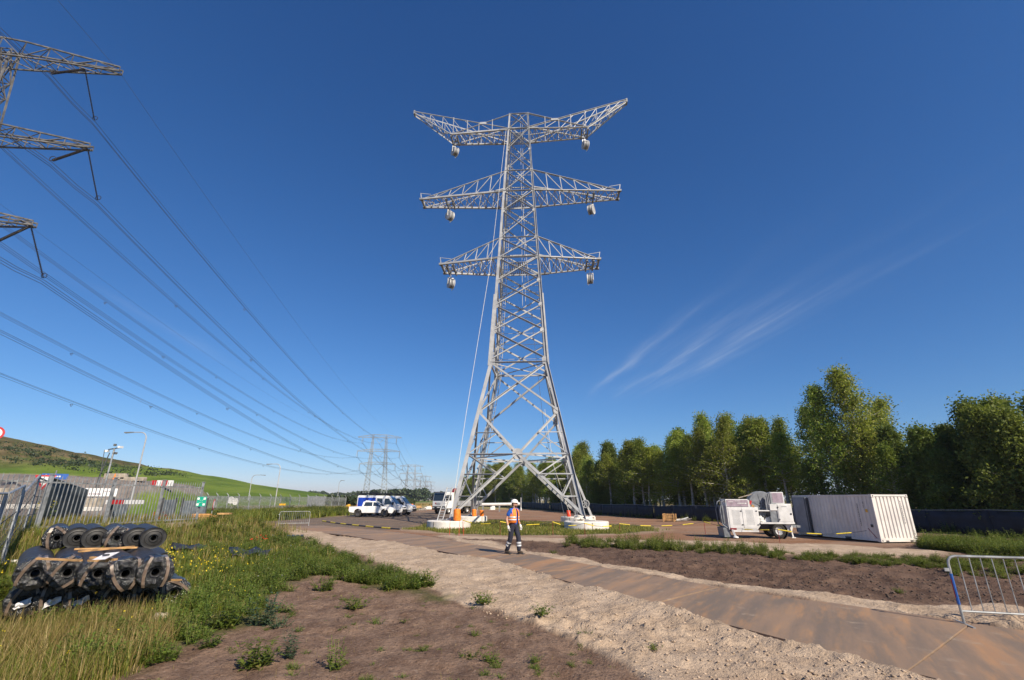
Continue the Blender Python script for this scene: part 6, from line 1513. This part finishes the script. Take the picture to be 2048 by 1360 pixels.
# ------------------------------------------------------------------ grass and weeds
def hz_arr(x, y): return height(x, y)
def sample(n, rg, poly, y0, y1, pw=1.0, a0=-1.15, a1=1.25):
    yy = np.exp(rg.uniform(math.log(y0), math.log(y1), n)); xx = yy * rg.uniform(a0, a1, n)
    sd_ = poly_sd(xx, yy, poly) + fbm(xx * .9, yy * .9, 3) * .9 * np.clip(yy / 12, .4, 2)
    k = sd_ > 0; return xx[k], yy[k], sd_[k]
def blades(name, x, y, hgt, wid, rg, mat, label, lean=.5):
    n = len(x); z = hz_arr(x, y) - .02; az = rg.uniform(0, math.tau, n); ln = rg.uniform(.15, 1.0, n) * lean
    dx, dy = np.cos(az), np.sin(az); px, py = -dy, dx
    V = np.zeros((n, 6, 3)); 
    for i, (t, w) in enumerate(((0, 1.), (.55, .8), (1., .12))):
        cx = x + dx * hgt * ln * t ** 2; cy = y + dy * hgt * ln * t ** 2; cz = z + hgt * t * (1 - .25 * ln * t)
        V[:, 2 * i] = np.stack([cx - px * wid * w, cy - py * wid * w, cz], -1); V[:, 2 * i + 1] = np.stack([cx + px * wid * w, cy + py * wid * w, cz], -1)
    b = np.arange(n)[:, None] * 6; F_ = np.concatenate([b + np.array([0, 1, 3, 2]), b + np.array([2, 3, 5, 4])]); o = np_mesh(name, V.reshape(-1, 3), F_, mat); return tag(o, label, 'grass', kind='stuff')
rg = np.random.default_rng(21)
dryp = [(-9, 3.5), (-9.4, 8.9)] + gp([(60, 1225), (180, 1240), (300, 1225), (330, 1262), (300, 1300), (250, 1345)]) + [(-4.5, 5.6), (-4.6, 3.5)]
# keep the rolls' footprint free
def free_rolls(x, y):
    q = np.stack([x + 6.9, y - 9.6], -1); u_ = q @ np.array(RU)[:2]; v_ = q @ np.array(RV)[:2]; return ~((u_ > -.05) & (u_ < 3.7) & (v_ > -2.05) & (v_ < .75))
x, y, s_ = sample(150000, rg, dryp, 4.2, 14); k = free_rolls(x, y); x, y = x[k], y[k]
f = rg.random(len(x)); dr_ = f < .55 + .7 * vn(x * .8, y * .8)
blades('dry_grass', x[dr_], y[dr_], rg.uniform(.18, .52, dr_.sum()), rg.uniform(.002, .0045, dr_.sum()), rg, 'grass_dry', 'tall dry golden grass in the near left corner', .7)
g_ = ~dr_; blades('tall_grass', x[g_], y[g_], rg.uniform(.15, .40, g_.sum()), rg.uniform(.003, .006, g_.sum()), rg, 'grass_green', 'green grass growing through the dry grass in the near left corner', .7)
x, y, s_ = sample(260000, rg, meadow, 5, 34); k = free_rolls(x, y) & (poly_sd(x, y, dryp) < .2); x, y, s_ = x[k], y[k], s_[k]
dd = np.hypot(x, y); edge = sstep(0, 1.6, s_)
keep = rg.random(len(x)) < (.35 + .65 * edge) * (.35 + .65 * sstep(-.22, .12, fbm(x * .8 + 4, y * .8, 3))); x, y, dd, edge = x[keep], y[keep], dd[keep], edge[keep]
yl = rg.random(len(x)) < .10 + .22 * sstep(16, 26, dd)
hb = (.08 + .20 * rg.random(len(x))) * (.45 + .55 * edge) * (1 + 1.1 * vn(x * .7, y * .7)); wb = rg.uniform(.0028, .006, len(x)) * np.clip(dd / 9, .8, 3)
blades('meadow_grass', x[~yl], y[~yl], hb[~yl], wb[~yl], rg, 'grass_green', 'green meadow grass round and behind the black rolls', .6); blades('meadow_straw', x[yl], y[yl], hb[yl] * 1.2, wb[yl] * .7, rg, 'grass_dry', 'pale grass stalks among the green meadow', .5)
# grass island under the pylon
x, y, s_ = sample(90000, rg, isl, 26, 52, 1, -.3, .4); dd = np.hypot(x, y)
ftc = [tw(a * 5.1, b * 5.1, 0) for a in (-1, 1) for b in (-1, 1)]
k = np.ones(len(x), bool)
for c_ in ftc: k &= np.hypot(x - c_.x, y - c_.y) > 1.66
x, y, dd = x[k], y[k], dd[k]; yl = rg.random(len(x)) < .3
blades('island_grass', x[~yl], y[~yl], rg.uniform(.06, .24, (~yl).sum()), rg.uniform(.008, .018, (~yl).sum()), rg, 'grass_green', 'short grass on the round island under the pylon', .6); blades('island_straw', x[yl], y[yl], rg.uniform(.06, .22, yl.sum()), rg.uniform(.006, .014, yl.sum()), rg, 'grass_dry', 'dry stalks in the grass island under the pylon', .6)
# verge beyond the asphalt road, and far straw
verge = gp([(385, 1043), (540, 1042), (690, 1031), (690, 1019), (560, 1021), (385, 1026)]); x, y, s_ = sample(60000, rg, verge, 38, 110, 1, -.75, -.2); dd = np.hypot(x, y)
blades('verge_grass', x, y, rg.uniform(.3, .95, len(x)), rg.uniform(.02, .045, len(x)) * dd / 60, rg, 'grass_green', 'tall green verge grass along the asphalt road', .5)
fieldp = [(-70, 62), (-32, 75), (-30, 200), (-120, 200), (-70, 110)]; x, y, s_ = sample(50000, rg, fieldp, 60, 200, 1, -.9, -.15)
blades('field_grass', x, y, rg.uniform(.4, .9, len(x)), rg.uniform(.03, .08, len(x)) * np.hypot(x, y) / 90, rg, 'grass_dry', 'pale dry grass field in front of the green hill', .4)
moundp = [(-24, 10), (-24, 33), (-13.2, 33), (-12.6, 22), (-12.9, 14.8), (-13.6, 11)]; x, y, s_ = sample(60000, rg, moundp, 10, 33, 1, -1.5, -.4); k = free_rolls(x, y); x, y = x[k], y[k]; yl = rg.random(len(x)) < .5
blades('mound_grass', x[~yl], y[~yl], rg.uniform(.2, .5, (~yl).sum()), rg.uniform(.005, .012, (~yl).sum()), rg, 'grass_green', 'grass along the foot of the palisade fence', .5); blades('mound_straw', x[yl], y[yl], rg.uniform(.2, .55, yl.sum()), rg.uniform(.004, .010, yl.sum()), rg, 'grass_dry', 'dry stalks along the foot of the palisade fence', .5)

# broadleaf weeds: stock plants as arrays of leaf quads
def weed_stock(seed, h, spread, nst, nl, leaf, upright=.8):
    rg_ = np.random.default_rng(seed); P = []; Q = []
    for s in range(nst):
        az = rg_.uniform(0, math.tau); rad = spread * math.sqrt(rg_.random()); hh = h * rg_.uniform(.55, 1.05) * (1 - .35 * rad / max(spread, .01)); b = np.array([rad * .4 * math.cos(az), rad * .4 * math.sin(az), 0]); e = np.array([rad * math.cos(az), rad * math.sin(az), hh])
        for l in range(nl):
            t = (l + rg_.random()) / nl; c = b + (e - b) * np.array([t ** 1.2, t ** 1.2, t]); a2 = rg_.uniform(0, math.tau); L = leaf * rg_.uniform(.6, 1.3) * (1.15 - .55 * t); d = np.array([math.cos(a2), math.sin(a2), rg_.uniform(-.1, .9) * upright]); d /= np.linalg.norm(d); w = np.cross(d, [0, 0, 1.]); w /= np.linalg.norm(w) + 1e-6
            tip = c + d * L - np.array([0, 0, .12 * L]); m_ = c + d * L * .45 + np.array([0, 0, .05 * L]); P.append(np.stack([c, m_ + w * L * .24, tip, m_ - w * L * .24]))
        st_ = np.stack([b + [-.004, 0, 0], b + [.004, 0, 0], e + [.002, 0, 0], e + [-.002, 0, 0]]); P.append(st_)
    return np.array(P)
wst = [weed_stock(500 + i, [.30, .42, .22, .55, .16, .34][i], [.22, .20, .26, .16, .22, .3][i], [22, 16, 22, 9, 18, 26][i], [9, 12, 7, 16, 6, 9][i], [.075, .07, .07, .075, .06, .085][i]) for i in range(6)]
def weed_mass(name, x, y, sc, rg_, mat, label, picks=(0, 1, 2, 5), cat='weeds'):
    z = hz_arr(x, y) - .015; Vs = []
    for i in range(len(x)):
        Pq = wst[picks[rg_.integers(len(picks))]]; a = rg_.uniform(0, math.tau); c_, s__ = math.cos(a), math.sin(a); R_ = np.array([[c_, s__, 0], [-s__, c_, 0], [0, 0, 1]]); Vs.append((Pq @ R_) * sc[i] * np.array([1, 1, rg_.uniform(.75, 1.25)]) + np.array([x[i], y[i], z[i]]))
    V = np.concatenate(Vs).reshape(-1, 3); F_ = np.arange(len(V)).reshape(-1, 4); o = np_mesh(name, V, F_, mat); return tag(o, label, cat, kind='stuff')
weedp = gp([(420, 1068), (560, 1071), (605, 1083), (650, 1101), (705, 1119), (765, 1143), (835, 1166), (895, 1190), (880, 1199), (800, 1183), (735, 1166), (640, 1148), (590, 1160), (545, 1196), (500, 1180), (430, 1130), (400, 1090)])
x, y, s_ = sample(2300, rg, weedp, 9, 33, 1, -1, .1); weed_mass('weed_cover', x, y, rg.uniform(.55, 1.25, len(x)) * (.75 + .02 * y), rg, 'weed_leaf', 'green leafy weeds covering the bank between the soil and the sand')
x, y, s_ = sample(1700, rg, meadow, 6.5, 28, 1, -1.1, 0); k = free_rolls(x, y) & (poly_sd(x, y, dryp) < .9); weed_mass('meadow_weeds', x[k], y[k], rg.uniform(.6, 1.2, k.sum()), rg, 'weed_leaf', 'leafy weeds scattered through the meadow grass', (0, 1, 3, 5))
# weeds on the right beside the dark soil and along the black fence
def band(px0, px1, ylo, yhi, n, rg_, sc0, sc1, jitter=.0, thr=-.12):
    xs, ys, sc = [], [], []
    for i in range(n):
        t = rg_.random(); px = px0 + (px1 - px0) * t; py = (ylo[0] + (ylo[1] - ylo[0]) * t) + ((yhi[0] + (yhi[1] - yhi[0]) * t) - (ylo[0] + (ylo[1] - ylo[0]) * t)) * rg_.random(); p = G(px, py)
        if fbm(np.array([px * .045 + 7 * jitter]), np.array([py * .16 + jitter]), 3)[0] + .25 * (rg_.random() - .5) < thr: continue
        xs.append(p.x); ys.append(p.y); sc.append(sc0 + (sc1 - sc0) * rg_.random() ** 1.8)
    return np.array(xs), np.array(ys), np.array(sc)
x, y, s_ = band(1128, 1560, (1081, 1101), (1095, 1113), 300, rg, .45, 1.5, 0., -.2); weed_mass('bank_weeds', x, y, s_, rg, 'weed_leaf', 'row of tall green weeds between the dark soil and the machine', (0, 1, 3, 5))
x, y, s_ = band(1540, 1930, (1106, 1120), (1118, 1138), 340, rg, .35, 1.05, 5., -.22); weed_mass('low_weeds', x, y, s_, rg, 'weed_leaf', 'low weeds at the edge of the dark soil below the container', (0, 2, 5))
x, y, s_ = band(1842, 2120, (1086, 1092), (1098, 1122), 620, rg, .8, 1.9, 2., -.32); weed_mass('fence_weeds', x, y, s_, rg, 'weed_leaf', 'tall green weeds right of the container along the black fence', (0, 1, 3, 5))
x, y, s_ = band(1900, 2060, (1120, 1122), (1150, 1160), 60, rg, .7, 1.3, 2.); weed_mass('soil_weeds', x, y, s_, rg, 'weed_leaf', 'scattered weeds on the dark soil behind the large barrier', (0, 2, 5))
xs, ys, sc = [], [], []
for p, q in zip(BF[2:-1], BF[3:]):
    for k in range(26):
        c_ = p.lerp(q, rng.random()) + Vector((-.4 - rng.random() * .8, 0, 0)); xs.append(c_.x); ys.append(c_.y); sc.append(rng.uniform(.7, 1.9))
weed_mass('fence_foot_weeds', np.array(xs), np.array(ys), np.array(sc), rg, 'weed_leaf', 'weeds along the foot of the black fence', (0, 1, 3))
x, y, s_ = sample(1000, rg, verge, 38, 100, 1, -.75, -.2); weed_mass('verge_weeds', x, y, rg.uniform(2.2, 3.8, len(x)), rg, 'weed_leaf', 'bushy weeds in the verge along the asphalt road', (0, 1, 5))
# single weeds standing on the bare soil
singles = [(648, 1180, 1.5, 0, 'weed_leaf', 'leafy weed clump at the upper edge of the bare soil'), (712, 1216, 1.5, 2, 'weed_leaf', 'low broad weed in the middle of the bare soil'), (752, 1246, .8, 4, 'weed_leaf', 'tiny weed below the broad weed on the bare soil'), (445, 1262, 1.5, 5, 'weed_leaf', 'bright leafy weed at the edge of the dry grass'), (520, 1255, 1.7, 1, 'weed_blue', 'blue-green bushy weed right of the bright leafy one'), (560, 1258, 1.1, 4, 'weed_blue', 'small grey-green rosette beside the bushy weed'), (505, 1340, 1.25, 5, 'weed_leaf', 'yellow-flowering weed at the bottom of the picture'), (582, 1322, .95, 3, 'weed_blue', 'slender upright weed spike at the bottom of the picture'), (420, 1300, 1.1, 2, 'weed_leaf', 'spreading dark weed on the soil below the bright weed'), (670, 1345, .9, 3, 'weed_leaf', 'thin upright weed at the bottom centre-left'), (940, 1312, .8, 4, 'weed_leaf', 'small weed low in the centre of the soil'), (985, 1322, .8, 2, 'weed_leaf', 'small spreading weed right of the central small weed'), (970, 1207, 1.3, 2, 'weed_leaf', 'weed on the sand edge near the centre'), (1085, 1243, 1.1, 2, 'weed_leaf', 'weed at the foot of the sand bank'), (1170, 1270, .7, 4, 'weed_leaf', 'little weed farther along the foot of the sand bank'), (850, 1170, 1.7, 0, 'weed_leaf', 'weed clump at the tip of the green bank'), (1310, 1305, .6, 4, 'weed_leaf', 'tiny weed on the rough sand at lower right'), (1108, 1106, 1.0, 2, 'weed_leaf', 'low weed on the dark soil right of the worker'), (1800, 1186, .7, 2, 'weed_leaf', 'lone weed on the dark soil left of the large barrier'), (1320, 1090, 1.7, 1, 'weed_leaf', 'tall weed on the bank in front of the machine')]
for px, py, sc, k, mt, lb in singles:
    p = G(px, py); o = np_mesh('weed_plant', wst[k].reshape(-1, 3), np.arange(wst[k].size // 3).reshape(-1, 4), mt); o.location = (p.x, p.y, Hz(p.x, p.y) - .015); o.rotation_euler = (0, 0, rng.uniform(0, 6)); o.scale = (sc, sc, sc); tag(o, lb, 'plant')
# small scattered sprigs and pebbles on the soil and sand
soilp = gp([(600, 1150), (640, 1150), (740, 1168), (890, 1200), (1000, 1228), (1100, 1265), (1200, 1302), (1290, 1358)]) + [(-3.5, 5.5)] + gp([(300, 1340), (430, 1290), (540, 1200)])
x, y, s_ = sample(340, rg, soilp, 5.5, 16, 1, -.8, .6); weed_mass('sprigs', x, y, rg.uniform(.15, .5, len(x)), rg, 'weed_leaf', 'tiny sprigs scattered over the bare soil', (2, 4))
xs = rg.uniform(-11.5, -9.2, 240); ys = rg.uniform(8.3, 13.0, 240); k = (xs * .742 + ys * .67 < -.62) & (xs * .742 + ys * .67 > -2.2); weed_mass('fence_side_weeds', xs[k], ys[k], rg.uniform(.8, 1.7, k.sum()), rg, 'weed_leaf', 'rank weeds between the mesh fence and the left end of the rolls', (1, 3, 5)); k = k & (rg.random(240) < .5); FLW = (xs[k], ys[k])
x, y, s_ = sample(900, rg, soilp, 5.5, 16, 1, -.8, .6); blades('soil_grass', x, y, rg.uniform(.03, .12, len(x)), rg.uniform(.0015, .003, len(x)), rg, 'grass_dry', 'thin stray grass blades on the bare soil', .8)
def pebbles(name, x, y, r0, r1, mat, label, rg_):
    n = len(x); z = hz_arr(x, y); r = rg_.uniform(r0, r1, n) ** 1.0; base = np.array([[1, 0, 0], [-1, 0, 0], [0, 1, 0], [0, -1, 0], [0, 0, 1], [0, 0, -1]], float); tri = np.array([[0, 2, 4], [2, 1, 4], [1, 3, 4], [3, 0, 4], [2, 0, 5], [1, 2, 5], [3, 1, 5], [0, 3, 5]])
    V = base[None] * r[:, None, None] * rg_.uniform(.6, 1.3, (n, 6, 1)); a = rg_.uniform(0, math.tau, n); c_, s__ = np.cos(a), np.sin(a); Vx = V[..., 0] * c_[:, None] - V[..., 1] * s__[:, None]; Vy = V[..., 0] * s__[:, None] + V[..., 1] * c_[:, None]; V = np.stack([Vx + x[:, None], Vy + y[:, None], V[..., 2] * .6 + z[:, None] + r[:, None] * .2], -1)
    o = np_mesh(name, V.reshape(-1, 3), (tri[None] + np.arange(n)[:, None, None] * 6).reshape(-1, 3), mat); return tag(o, label, 'pebbles', kind='stuff')
leafless = rg
x, y, s_ = sample(9000, rg, sand_poly, 5.5, 22, 1, -.6, 1.2); pebbles('sand_clods', x, y, .008, .032, M['ground_clod'], 'loose clods of sand beside the plate road', rg)
x, y, s_ = sample(2600, rg, soilp, 5.5, 15, 1, -.8, .6); pebbles('soil_crumbs', x, y, .004, .014, M['soil_clod'], 'crumbs of soil on the bare ground', rg)
x, y, s_ = sample(9000, rg, dark_poly, 8.5, 28, 1, -.1, 1.3); pebbles('dark_clods', x, y, .010, .045, M['soil_clod'], 'clods on the dark soil right of the road', rg)
# flowers
def flowers(name, x, y, z, r, mat, label, rg_):
    n = len(x); c = np.stack([x, y, z], -1); V, F_ = leaf_cloud(np.repeat(c, 4, 0) + rg_.normal(size=(4 * n, 3)) * r * .6, r * 1.3, rg_, -.3, .8); o = np_mesh(name, V, F_, mat); return tag(o, label, 'flowers', kind='stuff')
yp = gp([(380, 1120), (440, 1112), (500, 1130), (490, 1165), (420, 1180), (375, 1160)]); x, y, s_ = sample(700, rg, yp, 11, 22, 1, -1, -.3); flowers('yellow_flowers', x, y, hz_arr(x, y) + rg.uniform(.28, .48, len(x)), .020, 'petal_yellow', 'patch of small yellow flowers right of the rolls', rg)
x, y = FLW; flowers('fence_flowers', np.repeat(x, 3), np.repeat(y, 3) + rg.normal(size=3 * len(x)) * .1, np.repeat(hz_arr(x, y), 3) + rg.uniform(.45, .85, 3 * len(x)), .022, 'petal_yellow', 'yellow flower heads left of the rolls by the mesh fence', rg)
x, y, s_ = sample(160, rg, meadow, 6, 24, 1, -1.1, 0); k = free_rolls(x, y); x, y = x[k], y[k]; flowers('meadow_flowers', x, y, hz_arr(x, y) + rg.uniform(.3, .5, len(x)), .012, 'petal_yellow', 'scattered yellow flower heads in the meadow', rg)
x, y, s_ = sample(260, rg, weedp, 9, 30, 1, -1, .1); flowers('white_flowers', x, y, hz_arr(x, y) + rg.uniform(.2, .42, len(x)), .012, 'petal_white', 'small white flowers among the green weeds', rg)
xs, ys = [], []
for px, py in ((300, 1058), (305, 1062), (312, 1066), (318, 1069), (505, 1068), (520, 1067), (530, 1070)):
    p = G(px, py, .5); xs += [p.x + rng.uniform(-.3, .3) for _ in range(5)]; ys += [p.y + rng.uniform(-.3, .3) for _ in range(5)]
x, y = np.array(xs), np.array(ys); flowers('poppies', x, y, hz_arr(x, y) + rg.uniform(.3, .5, len(x)), .035, 'petal_red', 'a few red poppies in the grass near the fence end and the road', rg)
# yellow-flowering stalks in front of the fences and the rolls
for i, (px, py, z0, hh, lb) in enumerate(((85, 1075, .55, .8, 'tall yellow-flowering stalk between the mesh fence and the rolls'), (62, 1070, .6, .75, 'yellow-flowering stalk in front of the mesh fence'), (128, 1165, .2, .7, 'yellow-flowering stalk before the second roll'), (188, 1160, .25, .72, 'thin stalk before the middle roll'), (258, 1165, .2, .78, 'yellow-flowering stalk before the fourth roll'), (205, 1180, .2, .6, 'yellow-topped stalk low before the middle roll'), (320, 1185, .15, .75, 'green stalk before the right rolls'), (350, 1180, .2, .6, 'yellow-topped stalk before the rightmost bottom roll'))):
    p = G(px, py, z0); sp = thing('flower_stalk', lb, 'plant', (p.x, p.y, Hz(p.x, p.y) - .02), i * 1.1); pts = [(.04 * math.sin(k * .9 + i), .03 * k, hh * 1.25 * k / 5) for k in range(6)]
    MB().tube(pts, .006, 5).build('stem', 'weed_leaf', sp); rg2 = np.random.default_rng(900 + i); c_ = np.array(pts)[rg2.integers(0, 6, 90)] + rg2.normal(size=(90, 3)) * np.array([.05, .05, .07]); V, F_ = leaf_cloud(c_[c_[:, 2] > .03], .07, rg2, -.2, .35); np_mesh('leaf', V, F_, 'weed_leaf', sp)
    c_ = np.array(pts[-1]) + rg2.normal(size=(26, 3)) * np.array([.04, .04, .09]); V, F_ = leaf_cloud(c_, .03, rg2, 0, .8); np_mesh('blossom', V, F_, 'petal_yellow', sp)
# ------------------------------------------------------------------ summer haze over the whole place
t = NT('haze_air')
t.n.remove(t.b)
pv = t.n.new('ShaderNodeVolumePrincipled'); pv.inputs['Color'].default_value = (.88, .93, 1.0, 1); pv.inputs['Density'].default_value = .00020; pv.inputs['Anisotropy'].default_value = .2
t.l.new(pv.outputs[0], t.n['Material Output'].inputs['Volume'])
hb_ = MB().span((-2450, -420, -3), (2450, 3050, 54)).build('haze', 'haze_air'); tag(hb_, kind='stuff')
